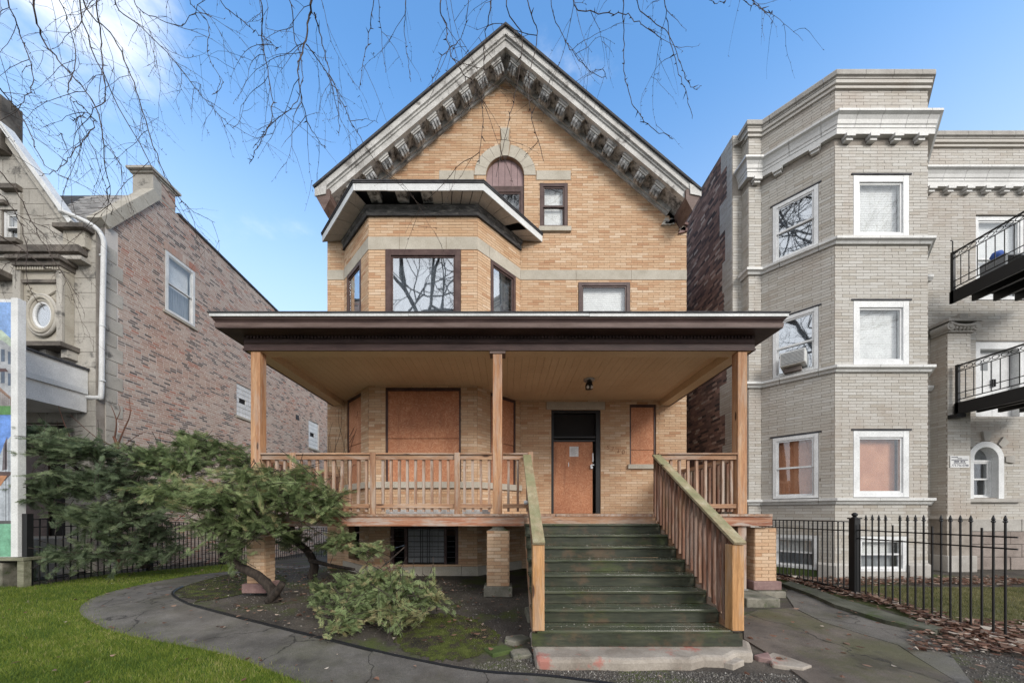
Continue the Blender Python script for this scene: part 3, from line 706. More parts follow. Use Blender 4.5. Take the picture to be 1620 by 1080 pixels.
BR.wall(fm, gable, main_ops+[rect(-9, 9, 7.9, 8.17), arch(-0.017, 10.76, 0.85), rect(-1.82, -0.80, 10.63, 10.89), rect(0.80, 1.78, 10.63, 10.89), rect(1.10, 2.74, 4.34, 4.56), rect(-0.15, 0.12, 11.5, 12.03)], vary=0.012)
for f_, p_, o_ in ((fb, bay_poly, bay_ops), (fl, fc_poly, fc_ops_l), (fr_, fc_poly, fc_ops_r)):
    BR.wall(f_, p_, o_+[rect(-1, 9, 7.9, 8.21), rect(-1, 9, 2.12, 2.27), rect(-1, 9, 0, 0.22)], vary=0.012)
BR.emit(house, 290, exclude=lambda c: c.z < 1.7 or 4.3 < c.z < 6.4)

# stone belts, sills, lintels cut into blocks
bay_path = [(-4.42, DW), (-3.33, DB), (-0.69, DB), (0.40, DW)]
def band(z0, z1, o): return [(-0.02, z0), (o, z0), (o, z1), (-0.02, z1)]
blocks(house, 'belt_stone', 'stone', bay_path, 1.15, band(7.9, 8.205, 0.013))
blocks(house, 'belt_stone', 'stone', [(0.415, DW), (XR, DW)], 1.4, band(7.9, 8.165, 0.013))
blocks(house, 'belt_stone', 'stone', [(XL, DW), (-4.44, DW)], 1.4, band(7.9, 8.165, 0.013))
blocks(house, 'sill_stone', 'stone', bay_path, 1.5, band(2.12, 2.27, 0.07))
blocks(house, 'foundation_stone', 'stone', bay_path, 0.9, band(0.0, 0.22, 0.05))
for a0, a1, z0, z1 in ((-1.82, -0.875, 10.63, 10.885), (0.845, 1.78, 10.63, 10.885), (1.12, 2.72, 4.345, 4.555)):
    build(MB().box(fm, a0, a1, z0, z1, -0.05, 0.016), 'lintel', 'stone', house, 0.004)
build(MB().box(fm, 0.90, 1.79, 9.20, 9.325, -0.12, 0.07), 'sill', 'stone', house, 0.006)
build(MB().box(fm, 3.34, 4.19, 2.72, 2.845, -0.12, 0.07), 'sill', 'stone', house, 0.006)
for k in range(9):                                   # voussoirs of the arch
    if k == 4: continue
    t0, t1 = math.pi*k/9+0.006, math.pi*(k+1)/9-0.006
    seg = [(0.525, t0), (0.845, t0), (0.845, (t0+t1)/2), (0.845, t1), (0.525, t1), (0.525, (t0+t1)/2)]
    build(MB().prism(fm, [(-0.017+r*math.cos(t), 10.76+r*math.sin(t)) for r, t in seg], -0.05, 0.016), 'arch_stone', 'stone', house)
build(MB().prism(fm, [(-0.10, 11.275), (0.07, 11.275), (0.11, 11.62), (0.075, 11.72), (0.105, 12.03), (-0.14, 12.03), (-0.105, 11.72), (-0.145, 11.62)], -0.05, 0.035), 'keystone', 'stone', house)

# windows
arch_w = build(MB().box(fm, -0.53, 0.496, 10.44, 10.5, -0.16, -0.03), 'window', 'winframe', house)
for k in range(6):
    a0 = -0.537+1.04*k/6; a1 = a0+1.04/6-0.008
    h = lambda a: 10.76+math.sqrt(max(0.0, 0.515**2-min(0.515, abs(a+0.017))**2))
    pl = [(a0, 10.5), (a1, 10.5)]+[(a1+(a0-a1)*q/6, h(a1+(a0-a1)*q/6)) for q in range(7)]
    build(MB().prism(fm, pl, -0.12, -0.085), 'board', 'mauve', arch_w)
build(MB().box(fm, -0.537, 0.503, 10.5, 11.3, -0.2, -0.16), 'backing', 'white', arch_w) if False else None
window(house, fm, -0.53, 0.496, 9.25, 10.44, 'winframe', 0.10, 0.085, True, 'glass', 'curtain')
window(house, fm, 0.94, 1.696, 9.33, 10.55, 'winframe', 0.06, 0.085, True, 'glass', 'blind')
window(house, fm, 2.0, 3.40, 5.95, 7.83, 'winframe', 0.05, 0.085, True, 'glass', 'blind', split=0.42)
pw = window(house, fb, 0.42, 2.233, 5.9, 7.895, 'winframe', 0.04, 0.13, False, 'glass_hi', 'curtain')
m_ = MB(); zz = (6.0, 7.75)
m_.box(fb, 0.55, 0.585, *zz, -0.07, -0.03); m_.box(fb, 2.07, 2.105, *zz, -0.07, -0.03); m_.box(fb, 0.585, 2.07, 7.71, 7.75, -0.07, -0.032); build(m_, 'glazing_bead', 'white', pw)
window(house, fr_, 0.437, 1.338, 5.9, 7.895, 'winframe', 0.06, 0.08, False, 'glass_hi', 'curtain')
window(house, fl, 0.187, 1.093, 5.9, 7.895, 'winframe', 0.06, 0.08, False, 'glass_hi', 'curtain')
# boarded openings
def boarded(fr, a0, a1, b0, b1, seam):
    o = build(MB().box(fr, a0, a0+0.045, b0, b1, -0.12, -0.02).box(fr, a1-0.045, a1, b0, b1, -0.12, -0.02).box(fr, a0+0.045, a1-0.045, b1-0.07, b1, -0.12, -0.022), 'boarded_window', 'winframe', house)
    build(MB().box(fr, a0+0.047, a1-0.047, seam+0.006, b1-0.072, -0.06, -0.035), 'board', 'osb', o)
    build(MB().box(fr, a0+0.047, a1-0.047, b0, seam-0.006, -0.06, -0.04), 'board', 'osb', o)
    return o
boarded(fb, 0.413, 2.24, 2.275, 4.555, 3.33); boarded(fr_, 0.43, 1.345, 2.275, 4.555, 3.33); boarded(fl, 0.18, 1.10, 2.275, 4.555, 3.3); boarded(fm, 3.40, 4.12, 2.85, 4.49, 3.25)
# front door: dark frame, blind transom, sheathed leaf
door = build(MB().box(fm, 1.25, 1.32, 1.5, 4.335, -0.2, -0.02).box(fm, 2.48, 2.60, 1.5, 4.335, -0.2, -0.02).box(fm, 1.32, 2.48, 4.26, 4.335, -0.2, -0.022).box(fm, 1.32, 2.48, 3.58, 3.63, -0.2, -0.05).box(fm, 1.32, 2.48, 3.49, 3.54, -0.2, -0.08), 'door', 'iron', house)
build(MB().box(fm, 1.32, 2.48, 3.63, 4.26, -0.17, -0.15), 'transom', 'dark', door)
build(MB().box(fm, 1.325, 2.41, 1.505, 3.485, -0.15, -0.11), 'door_leaf', 'osb', door)
build(MB().box(fm, 2.36, 2.44, 2.83, 2.86, -0.11, -0.06).box(fm, 2.33, 2.38, 2.80, 2.84, -0.06, -0.03).box(fm, 2.34, 2.40, 2.735, 2.80, -0.09, -0.04), 'padlock', 'metal', door)
build(MB().box(fm, 2.395, 2.43, 2.93, 3.17, -0.10, -0.08), 'strike_plate', 'vinyl', door)
build(MB().box(fm, 1.735, 1.75, 2.80, 2.92, -0.108, -0.10), 'pull', 'metal', door)
# basement window behind the porch
bw = build(MB().box(fb, 0.52, 0.60, 0.26, 1.22, -0.14, -0.05).box(fb, 2.10, 2.18, 0.26, 1.22, -0.14, -0.05).box(fb, 0.60, 2.10, 1.14, 1.22, -0.14, -0.052).box(fb, 0.86, 0.93, 0.26, 1.14, -0.12, -0.03).box(fb, 1.83, 1.89, 0.26, 1.14, -0.12, -0.03), 'basement_window', 'winframe', house)
for i in range(6):
    for j in range(5):
        build(MB().box(fb, 0.94+i*0.147, 0.94+i*0.147+0.139, 0.29+j*0.168, 0.29+j*0.168+0.160, -0.12, -0.085), 'glass_block', 'grille', bw)
grl = MB()
for j in range(7): grl.box(fb, 0.62, 2.09, 0.3+j*0.13, 0.312+j*0.13, -0.05, -0.038)
for a in (1.25, 1.30, 1.42, 1.47): grl.box(fb, a, a+0.012, 0.28, 1.13, -0.038, -0.028)
build(grl, 'security_bars', 'iron', bw)

# raking cornice of the gable
ap = 13.95
for sgn in (-1, 1):
    fk = Fr((0, DW, ap), (sgn*math.cos(TH), 0, -math.sin(TH)), (0, -1, 0), (sgn*math.sin(TH), 0, math.cos(TH)))
    Lr = 6.49 if sgn > 0 else 6.36
    def rake(v0, v1, L=Lr): return [(-v0*tT, v0), (L, v0), (L, v1), (-v1*tT, v1)]
    build(MB().prism(fk, rake(-0.13, 0), 0.40, 0.62), 'crown_moulding', 'cornice', house)
    build(MB().prism(fk, rake(-0.175, -0.13), 0.40, 0.575), 'crown_bead', 'cornice', house)
    build(MB().prism(fk, rake(-0.31, -0.175), 0.44, 0.545), 'fascia', 'cornice', house)
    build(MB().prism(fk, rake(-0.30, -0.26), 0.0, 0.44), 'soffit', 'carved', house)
    build(MB().prism(fk, rake(-0.40, -0.30, Lr-0.35), 0.002, 0.10), 'bed_moulding', 'cornice', house)
    build(MB().prism(fk, rake(-0.455, -0.40, Lr-0.35), 0.002, 0.055), 'bed_bead', 'cornice', house)
    build(MB().prism(fk, rake(0.0, 0.05, Lr+0.05), -13.6, 0.67), 'roof', 'roofing', house)
    # carved brackets: one mesh, eleven places
    prof = [(0.13, -0.30), (0.43, -0.30), (0.43, -0.345), (0.405, -0.36), (0.405, -0.42), (0.38, -0.46), (0.32, -0.51), (0.24, -0.51), (0.16, -0.45), (0.13, -0.36)]
    bmesh_ = None
    for k in range(12):
        X = 0.20+k*0.42; a = (X+0.27)/math.cos(TH)
        if a > Lr-0.45: continue
        if bmesh_ is None:
            fq = Fr(fk.pt(a-0.13, 0, 0), fk.n, fk.u, fk.v); mbk = MB(); mbk.prism(fq, prof, 0, 0.26)
            for s in (0.03, 0.115, 0.20): mbk.prism(fq, [(0.405, -0.42), (0.425, -0.42), (0.395, -0.475), (0.325, -0.535), (0.23, -0.53), (0.24, -0.51), (0.32, -0.51), (0.38, -0.46)], s-0.018, s+0.018+0.012)
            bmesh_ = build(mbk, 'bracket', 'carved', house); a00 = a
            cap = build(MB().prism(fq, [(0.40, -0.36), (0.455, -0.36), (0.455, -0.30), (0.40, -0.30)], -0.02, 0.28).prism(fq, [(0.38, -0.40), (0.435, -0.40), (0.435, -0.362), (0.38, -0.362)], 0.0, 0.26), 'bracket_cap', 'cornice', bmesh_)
        else: copy_tree(bmesh_, house, fk.u*(a-a00))
    # cut end of the eave
    dxe = 0.0 if sgn > 0 else 0.12; x0 = sgn*(4.62-dxe); x1 = sgn*(4.985-dxe)
    e = MB(); e.prism(Fr((0, 0, 0), (1, 0, 0), (0, 1, 0), (0, 0, 1)), [(x0, 9.80), (x1, 9.74), (x1, 9.62), (sgn*(4.78-dxe), 9.25), (x0, 9.55)], 8.74, DW-0.002)
    build(e, 'eave_return', 'brown_trim', house)
    build(MB().prism(Fr((0, 0, 0), (1, 0, 0), (0, 1, 0), (0, 0, 1)), [(sgn*(4.70-dxe), 9.93), (sgn*(5.0-dxe), 9.80), (sgn*(5.0-dxe), 9.60), (sgn*(4.72-dxe), 9.66)], 8.715, 8.74), 'eave_board', 'cornice', house)
# broken corner masonry under the right eave
for k in range(13):
    x = 4.32+random.random()*0.62; z = 9.22+random.random()*0.28-0.16*(x-4.5); s = random.uniform(0.05, 0.11)
    fq = Fr((x, DW-0.01, z), (math.cos(random.uniform(-.3, .3)), 0, math.sin(random.uniform(-.3, .3))), (0, -1, 0), None or (0, 0, 1))
    build(MB().prism(fq, [(-s, -s*.5), (s*.8, -s*.6), (s, s*.4), (-s*.2, s*.6)], -0.02, 0.05), 'broken_stone', random.choice(['stone_dirty', 'carved', 'wallstone']), house)

MAT['worn_dark'] = mottled('worn black frieze paint', (0.05, 0.048, 0.048), (0.13, 0.125, 0.12), 5, 0.8, c3=(0.24, 0.225, 0.21), stretch=(1, 1, 4), bs=0.5)
# bay roof: white fascia, soffit panels partly fallen
bp = lambda o: [(offs(bay_path, k, o).x, offs(bay_path, k, o).y) for k in range(4)]
def clip_back(path):   # extend the outer ends back to the wall plane
    return path
o41 = bp(0.41)
ext_l = (-3.33-0.41*0.414-(DW-(DB-0.41))*1.09/1.07, DW); ext_r = (-0.69+0.41*0.414+(DW-(DB-0.41))*1.09/1.07, DW)
edge = [ext_l, o41[1], o41[2], ext_r]
fas = cut_path(edge, 1.4, 0.006)
for i, p in enumerate(fas): build(moulding(MB(), p, [(-0.0, 8.93+0.006*(i % 2)), (0.022, 8.93+0.006*(i % 2)), (0.028, 9.09), (0.0, 9.09)]), 'fascia_board', 'alum', house)
build(moulding(MB(), edge, [(-0.02, 9.093), (0.045, 9.093), (0.05, 9.125), (-0.02, 9.125)]), 'drip_edge', 'roofing', house)
fz = Fr((0, 0, 0), (1, 0, 0), (0, 0, 1), (0, 1, 0))
top = [ext_l, o41[1], o41[2], ext_r]
ex = [(offs(edge, k, 0.06).x, offs(edge, k, 0.06).y) for k in range(4)]
rf = MB(); rf.prism(fz, ex, 9.128, 9.15); build(rf, 'bay_roof', 'roofing', house)
build(moulding(MB(), bay_path, [(-0.02, 8.70), (0.035, 8.70), (0.05, 8.74), (0.05, 8.83), (0.09, 8.87), (0.09, 8.925), (-0.02, 8.925)]), 'bay_frieze', 'worn_dark', house)
build(moulding(MB(), bay_path, [(0.03, 8.685), (0.06, 8.685), (0.06, 8.70), (0.03, 8.70)]), 'frieze_bead', 'roofing', house)
in_ = bp(0.085)
def lerp2(a, b, t): return (a[0]+(b[0]-a[0])*t, a[1]+(b[1]-a[1])*t)
def soffit_run(i, n, t0=0.0, t1=1.0, skip=()):
    A0, A1 = in_[i], in_[i+1]; B0, B1 = edge[i], edge[i+1]
    for k in range(n):
        if k in skip: continue
        s0, s1 = t0+(t1-t0)*k/n+0.003, t0+(t1-t0)*(k+1)/n-0.003
        q = [lerp2(A0, A1, s0), lerp2(A0, A1, s1), lerp2(B0, B1, s1), lerp2(B0, B1, s0)]
        z = 8.935-0.006*random.random(); build(MB().prism(fz, q, z, z+0.012), 'soffit_panel', 'soffit', house)
soffit_run(0, 6); soffit_run(1, 5, 0.60, 1.0); soffit_run(2, 7, skip=(4,))
for t in (0.06, 0.30, 0.52):
    A, B = lerp2(in_[1], in_[2], t), lerp2(edge[1], edge[2], t)
    build(MB().wbox(A[0]-0.02, A[0]+0.24, B[1]+0.02, A[1], 8.96, 9.12), 'carved_block', 'carved', house)
tag(build(MB().wbox(4.98, 5.0, 9, 10, 0, 9), 'drain', 'roofing', house), None) if False else None
MAT['numeral'] = mottled('faded figures', (0.24, 0.13, 0.075), (0.36, 0.21, 0.12), 8, 0.8)
# house number: weathered dark figures
def text(name, body, size, loc, mat, parent=None, rotx=90, rotz=0, ext=0.004, rot=0):
    cu = bpy.data.curves.new(name, 'FONT'); cu.body = body; cu.size = size; cu.extrude = ext; cu.align_x = 'CENTER'; cu.align_y = 'CENTER'
    tmp = bpy.data.objects.new(name, cu); COL.objects.link(tmp); bpy.context.view_layer.update()
    me = bpy.data.meshes.new_from_object(tmp.evaluated_get(bpy.context.evaluated_depsgraph_get())); me.name = name; me.materials.clear(); bpy.data.objects.remove(tmp)
    o = link(name, me, MAT[mat], parent, loc); o.rotation_euler = (R(rotx), R(rot), R(rotz)); return o
for ch, px, py in (('5', 962, 708), ('7', 969, 710), ('3', 978, 713), ('0', 986, 715)):
    q = P(px, py, DW); text('numeral', ch, 0.17, (q.x, DW-0.012, q.z), 'numeral', house)

# ================================================================== FRONT PORCH
PX0, PX1, PY = -4.71, 4.48, 6.2
porch = thing('front_porch', (0, 7.8, 0), 'wide wooden porch with dark brown eaves across the front of the buff brick house', 'porch')
pp = [(PX0, DW-0.01), (PX0, PY), (PX1, PY), (PX1, DW-0.01)]
build(moulding(MB(), pp, [(0.0, 4.452), (0.0, 4.70), (-0.25, 4.70), (-0.25, 4.452)]), 'roof_beam', 'ceil', porch)
build(moulding(MB(), pp, [(0.002, 4.445), (0.035, 4.445), (0.04, 4.475), (0.026, 4.49), (0.026, 4.56), (0.045, 4.575), (0.026, 4.59), (0.026, 4.70), (0.002, 4.70)]), 'frieze', 'brown', porch)
build(moulding(MB(), pp, [(0.002, 4.702), (0.31, 4.702), (0.31, 4.717), (0.002, 4.717)]), 'eave_soffit', 'brown', porch)
dm = MB()
for k in range(150):
    x = PX0+0.05+k*0.061; dm.wbox(x, x+0.03, PY-0.062, PY-0.028, 4.655, 4.70)
build(dm, 'dentils', 'brown', porch, kind='stuff')
build(moulding(MB(), pp, [(0.27, 4.717), (0.312, 4.717), (0.318, 4.785), (0.27, 4.785)]), 'lower_fascia', 'brown_trim', porch)
build(moulding(MB(), pp, [(0.27, 4.788), (0.30, 4.788), (0.312, 4.82), (0.335, 4.845), (0.345, 4.873), (0.27, 4.873)]), 'crown_moulding', 'brown', porch)
for i, p in enumerate(cut_path(pp, 2.9, 0.004)):
    z = 0.004*(i % 3); build(moulding(MB(), p, [(0.30, 4.876+z), (0.362, 4.872+z), (0.366, 4.921+z), (0.30, 4.921)]), 'flashing', 'alum', porch)
build(moulding(MB(), pp, [(0.25, 4.928), (0.385, 4.928), (0.385, 4.946), (0.25, 4.946)]), 'roof_edge', 'roofing', porch)
q = MB(); a, b, c, d = [(offs(pp, k, 0.375).x, offs(pp, k, 0.375).y) for k in range(4)]
q.face([(b[0], b[1], 4.949), (c[0], c[1], 4.949), (3.6, DW-0.02, 5.2), (-3.9, DW-0.02, 5.2)]).face([(a[0], DW-0.02, 4.949), (b[0], b[1], 4.949), (-3.9, DW-0.02, 5.2)]).face([(c[0], c[1], 4.949), (d[0], DW-0.02, 4.949), (3.6, DW-0.02, 5.2)])
build(q, 'porch_roof', 'roofing', porch)
for k in range(58):                                    # ceiling boards run front to back
    x = PX0+0.255+k*(PX1-PX0-0.51)/58
    build(MB().wbox(x+0.002, x+(PX1-PX0-0.51)/58-0.002, PY+0.255, DW-0.02, 4.60+0.002*random.random(), 4.62), 'ceiling_board', 'ceil', porch)
# floor
build(MB().wbox(PX0-0.05, PX1+0.30, PY-0.09, DW-0.015, 1.452, 1.492), 'floor', 'grey_wood_y', porch)
build(MB().wbox(-4.7, 0.50, PY-0.06, PY-0.012, 1.275, 1.450), 'rim_board', 'rim', porch, 0.004)
build(MB().wbox(2.80, 4.80, PY-0.06, PY-0.012, 1.275, 1.450), 'rim_board', 'rim', porch, 0.004)
build(MB().wbox(0.5, 2.8, PY-0.06, PY-0.012, 1.33, 1.450), 'rim_board', 'wood_x', porch)
for x in (-4.68, 4.40): build(MB().wbox(x, x+0.05, PY, DW-0.02, 1.25, 1.450), 'rim_board', 'wood_y', porch)
for k in range(12):
    y = PY+0.25+k*0.25; build(MB().wbox(-4.6, 4.38, y, y+0.045, 1.27, 1.450), 'joist', 'dark_baluster', porch)
# posts
for x0, x1 in ((-4.63, -4.46), (-0.235, -0.06), (4.14, 4.385)):
    w_ = 0.17; xa = x0 if x0 < 3 else 4.215
    build(MB().wbox(xa, xa+w_, PY-0.005, PY+0.165, 1.494, 4.45), 'post', 'post', porch, 0.008)
build(MB().wbox(-0.29, -0.005, PY-0.02, PY+0.2, 4.40, 4.447), 'post_cap', 'brown_trim', porch)
build(MB().wbox(4.22, 4.375, PY, PY+0.16, 0.13, 1.274), 'post', 'grey_wood_z', porch, 0.006)
build(MB().wbox(4.20, 4.395, PY-0.02, PY+0.18, 0.105, 0.13), 'post_foot', 'metal', porch)
# railings
balus = None
def baluster(x, y, z0, z1, mat='grey_wood_z', r=0.0225, par=None):
    global BCACHE
    key = (mat, round(z1-z0, 2), r)
    if key not in BCACHE:
        o = build(MB().wbox(x-r, x+r, y-r, y+r, z0, z1), 'baluster', mat, par); BCACHE[key] = o
        BC0[key] = WLOC[o.name]-Vector((x, y, z0)); return o
    o = copy_at(BCACHE[key], Vector((x, y, z0))+BC0[key], par)
    if random.random() < 0.5: o.rotation_euler = (random.uniform(-.006, .006), random.uniform(-.012, .012), R(random.choice((0, 90, 180))))
    return o
BCACHE, BC0 = {}, {}
def rail_x(x0, x1, y, par, posts=()):
    t = build(MB().wbox(x0, x1, y-0.02, y+0.02, 2.485, 2.57), 'top_rail', 'wood_x', par, 0.004)
    build(MB().wbox(x0, x1, y-0.055, y+0.055, 2.572, 2.60), 'hand_rail', 'wood_x', par, 0.004)
    build(MB().wbox(x0, x1, y-0.02, y+0.02, 1.60, 1.675), 'bottom_rail', 'wood_x', par, 0.004)
    n = int((x1-x0)/0.148)
    for k in range(n):
        x = x0+(k+0.6)*(x1-x0)/n
        if any(abs(x-p) < 0.075 for p in posts): continue
        baluster(x, y+0.041, 1.535, 2.484, par=par)
rail_x(-4.45, -0.245, PY+0.04, porch, (-3.86, -2.41, -0.88)); rail_x(-0.055, 0.47, PY+0.04, porch); rail_x(2.78, 4.21, PY+0.04, porch)
for x in (-3.86, -2.41, -0.88): build(MB().wbox(x-0.05, x+0.05, PY-0.03, PY+0.018, 1.46, 2.605), 'rail_post', 'wood_z', porch, 0.006)
for x in (-4.55, 4.30):
    build(MB().wbox(x-0.02, x+0.02, PY+0.17, DW-0.03, 2.485, 2.57), 'top_rail', 'wood_y', porch); build(MB().wbox(x-0.02, x+0.02, PY+0.17, DW-0.03, 1.60, 1.675), 'bottom_rail', 'wood_y', porch)
    for k in range(20): baluster(x, PY+0.28+k*0.145, 1.535, 2.484, 'dark_baluster', par=porch)
build(MB().wbox(0.40, 0.50, PY-0.02, PY+0.08, 1.46, 2.62), 'rail_post', 'wood_z', porch, 0.006)
# brick piers
def pier(x0, x1, y0, y1, z0, z1, base='stone', bz=0.16):
    p = build(MB().wbox(x0, x1, y0, y1, z0, z1), 'pier', 'mortar', porch)
    bk = Bricks('brick', 0.25, 0.0635, proud=0.006)
    for o, u, L in (((x0, y0, 0), (1, 0, 0), x1-x0), ((x0, y1, 0), (0, -1, 0), y1-y0), ((x1, y0, 0), (0, 1, 0), y1-y0)):
        f = Fr(o, u); bk.wall(f, [(0, z0), (L, z0), (L, z1), (0, z1)], [], z0)
    if abs(y0) < 7: 
        mbs = MB()
        for (fr, a0, a1, b0, b1, r, full, d) in bk.items:
            if fr.n.y < -0.5 and (a1-a0) > 0.08: build(MB().box(fr, a0, a1, b0, b1, -0.004, 0.006+0.004*r, r, back=False), 'brick', 'brick', p, fix=False)
            else: mbs.box(fr, a0, a1, b0, b1, -0.004, 0.006+0.004*r, r, back=False)
        if mbs.f: build(mbs, 'brickwork', 'brick', p, kind='stuff', fix=False)
    build(MB().wbox(x0-0.06, x1+0.06, y0-0.06, y1+0.06, z0-bz, z0), 'pier_base', base, p, 0.015)
    return p
pier(-0.335, 0.06, PY-0.02, PY+0.25, 0.19, 1.19, 'block', 0.19)
build(MB().prism(Fr((0, 0, 0), (1, 0, 0), (0, 1, 0), (0, 0, 1)), [(-0.335, 1.19), (0.06, 1.19), (-0.03, 1.235), (-0.03, 1.274), (-0.24, 1.274), (-0.24, 1.235)], PY-0.02, PY+0.25), 'pier_cap', 'block', porch)
pier(4.56, 4.95, PY+0.05, PY+0.28, 0.27, 1.24, 'wallstone', 0.16)
pier(-4.68, -4.36, PY-0.02, PY+0.25, 0.24, 1.24, 'wallstone', 0.17)
tag(build(MB().wbox(3.94, 4.50, 5.58, 6.45, -0.12, 0.115), 'concrete_block', 'block', None, 0.025, base=True), 'rough aggregate concrete block before the right porch pier', 'concrete block')
tag(build(MB().wbox(3.60, 3.93, 5.62, 6.4, -0.12, 0.10), 'concrete_block', 'mossblock', None, 0.02, base=True), 'green mossy concrete block beside the stair newel at right', 'concrete block')
tag(build(MB().wbox(4.52, 5.02, 6.1, 6.55, -0.1, 0.108), 'foundation_block', 'block', None, 0.02, base=True), 'stone footing under the right brick pier', 'stone block')

# porch lamp, papers, ball, boards
lp = P(932, 600, 7.9); lamp = thing('ceiling_lamp', (lp.x, lp.y, 4.60), 'small weathered lamp hanging from the porch ceiling before the door', 'lamp')
build(MB().lathe((lp.x, lp.y, 4.545), [(0.03, 0), (0.12, 0.02), (0.13, 0.05)], 16), 'ceiling_plate', 'metal', lamp)
build(MB().lathe((lp.x, lp.y, 4.37), [(0.03, 0), (0.085, 0.01), (0.09, 0.09), (0.06, 0.17)], 14), 'lamp_shade', 'iron', lamp)
for s in (-0.045, 0.045): build(MB().lathe((lp.x+s, lp.y-0.07, 4.40), [(0.01, -0.035), (0.03, -0.02), (0.03, 0.02), (0.012, 0.04)], 10), 'bulb', 'vinyl', lamp)
pt = P(908, 714, DW+0.11); pap = thing('paper_notice', (pt.x, DW+0.107, pt.z), 'white paper notice taped to the boarded front door', 'notice')
build(MB().box(Fr((pt.x, DW+0.107, pt.z), (1, 0, 0)), -0.125, 0.125, -0.14, 0.14, 0, 0.003), 'sheet', 'paper', pap)
ln = MB(); f = Fr((pt.x, DW+0.107, pt.z), (1, 0, 0))
for k in range(9): ln.box(f, -0.09+0.02*(k == 0), 0.09-0.03*(k % 3), 0.085-k*0.022, 0.090-k*0.022, 0.004, 0.0045)
build(ln, 'print', 'grille', pap)
tag(build(MB().lathe((0.36, 6.12, 1.70), [(0.005, -0.04), (0.03, -0.028), (0.042, 0), (0.03, 0.028), (0.005, 0.04)], 12), 'ball', 'vinyl', None, smooth=True), 'small white ball stuck by the left stair rail', 'ball')
for x0, x1, g in ((-2.30, -0.95, 'longer white board lying on the porch floor behind the balusters'), (-0.83, -0.30, 'shorter white board lying on the porch floor near the middle post')):
    tag(build(MB().wbox(x0, x1, PY+0.35, PY+0.40, 1.494, 1.58), 'white_board', 'white', None, base=True), g, 'board')
mb_ = MB().wbox(0.12, 0.17, 7.55, 7.6, 1.494, 1.6); 

# ================================================================== STAIRS
SX0, SX1 = 0.33, 2.70
stairs = thing('wooden_staircase', (1.5, 5.1, gz(1.5, 4.5)), 'dark green mossy wooden stairs climbing to the porch between timber railings', 'stairs')
RUN, RISE = 0.27, 0.1705
yN = [PY-0.27*k for k in range(9)]; zN = [1.492-RISE*k for k in range(9)]
for k in range(1, 9):
    z = zN[k]; y1 = yN[k-1]-0.03; y0 = yN[k]
    xa, xb = (SX0-0.0, SX1) if k < 8 else (SX0+0.04, SX1-0.03)
    build(MB().wbox(xa, xb, y0-0.03, y0+RUN*0.48-0.006, z-0.036, z), 'tread', 'tread', stairs, 0.006)
    build(MB().wbox(xa, xb, y0+RUN*0.48, y1+0.02, z-0.037, z-0.002), 'tread', 'tread', stairs, 0.004)
    zb = zN[k+1] if k < 8 else -0.06
    build(MB().wbox(xa+0.01, xb-0.01, y0+0.0, y0+0.025, zb, z-0.038) if k < 8 else MB().wbox(SX0-0.02, SX1+0.09, y0-0.02, y0+0.02, zb, z-0.036), 'riser', 'riser', stairs)
build(MB().wbox(SX0, SX1, PY-0.088, PY-0.062, zN[1], 1.448), 'riser', 'wood_x', stairs)
sf = lambda x: Fr((x, 0, 0), (0, 1, 0), (1, 0, 0), (0, 0, 1))
st_poly = [(yN[8]+0.03, -0.05), (yN[8]+0.03, zN[8]-0.05)]
for k in range(8, 0, -1): st_poly += [(yN[k]+0.03, zN[k]-0.038), (yN[k-1]+0.03, zN[k]-0.038)]
st_poly = [(yN[8]+0.03, -0.08)]
for k in range(8, 0, -1): st_poly += [(yN[k]+0.03, zN[k]-0.045), (yN[k-1]+0.03, zN[k]-0.045)]
st_poly += [(yN[0]+0.03, zN[1]-0.3), (yN[5], -0.08)]
for x in (SX0+0.02, 1.5, SX1-0.07): build(MB().prism(sf(x), st_poly, 0, 0.04), 'stringer', 'wood_y', stairs)
build(MB().prism(sf(SX1+0.004), [(yN[8]+0.1, zN[8]+0.03), (yN[0]-0.1, zN[0]-0.02), (yN[0]-0.1, zN[0]-0.36), (yN[8]+0.1, zN[8]-0.12)], 0, 0.02), 'skirt_board', 'wood_y', stairs)
slope = RISE/RUN
def stair_rail(x, dx):
    nx = x
    build(MB().wbox(nx-0.07, nx+0.07, yN[8]-0.05, yN[8]+0.09, zN[8]+0.0, 1.135), 'newel_post', 'newel', stairs, 0.008)
    ya, yb = yN[8]-0.07, PY-0.02; za = 1.138; zb = za+(yb-ya)*slope
    v = Vector((0, yb-ya, zb-za)); L = v.length; f = Fr((x, ya, za), (0, v.y, v.z), (1, 0, 0), Vector((0, -v.z, v.y)))
    build(MB().box(f, 0, L, 0.0, 0.038, -0.072, 0.072), 'rail_cap', 'cap', stairs, 0.005)
    build(MB().box(f, 0.1, L, -0.095, -0.004, -0.02, 0.018), 'top_rail', 'dark_baluster', stairs)
    n = 19
    for k in range(n):
        y = yN[8]+0.14+k*(PY-yN[8]-0.22)/(n-1); zt = za+(y-ya)*slope-0.03; zbm = zt-1.02
        xx = x+dx*0.042
        key = (x, 'b')
        if key not in BCACHE: BCACHE[key] = build(MB().prism(Fr((xx, y, 0), (0, 1, 0), (1, 0, 0), (0, 0, 1)), [(-0.021, zbm-0.013), (0.021, zbm+0.013), (0.021, zt+0.013), (-0.021, zt-0.013)], -0.019, 0.019), 'baluster', 'dark_baluster', stairs); BC0[key] = WLOC[BCACHE[key].name]-Vector((xx, y, zt))
        else: copy_at(BCACHE[key], Vector((xx, y, zt))+BC0[key], stairs)
stair_rail(2.72, -1); stair_rail(0.385, 1)

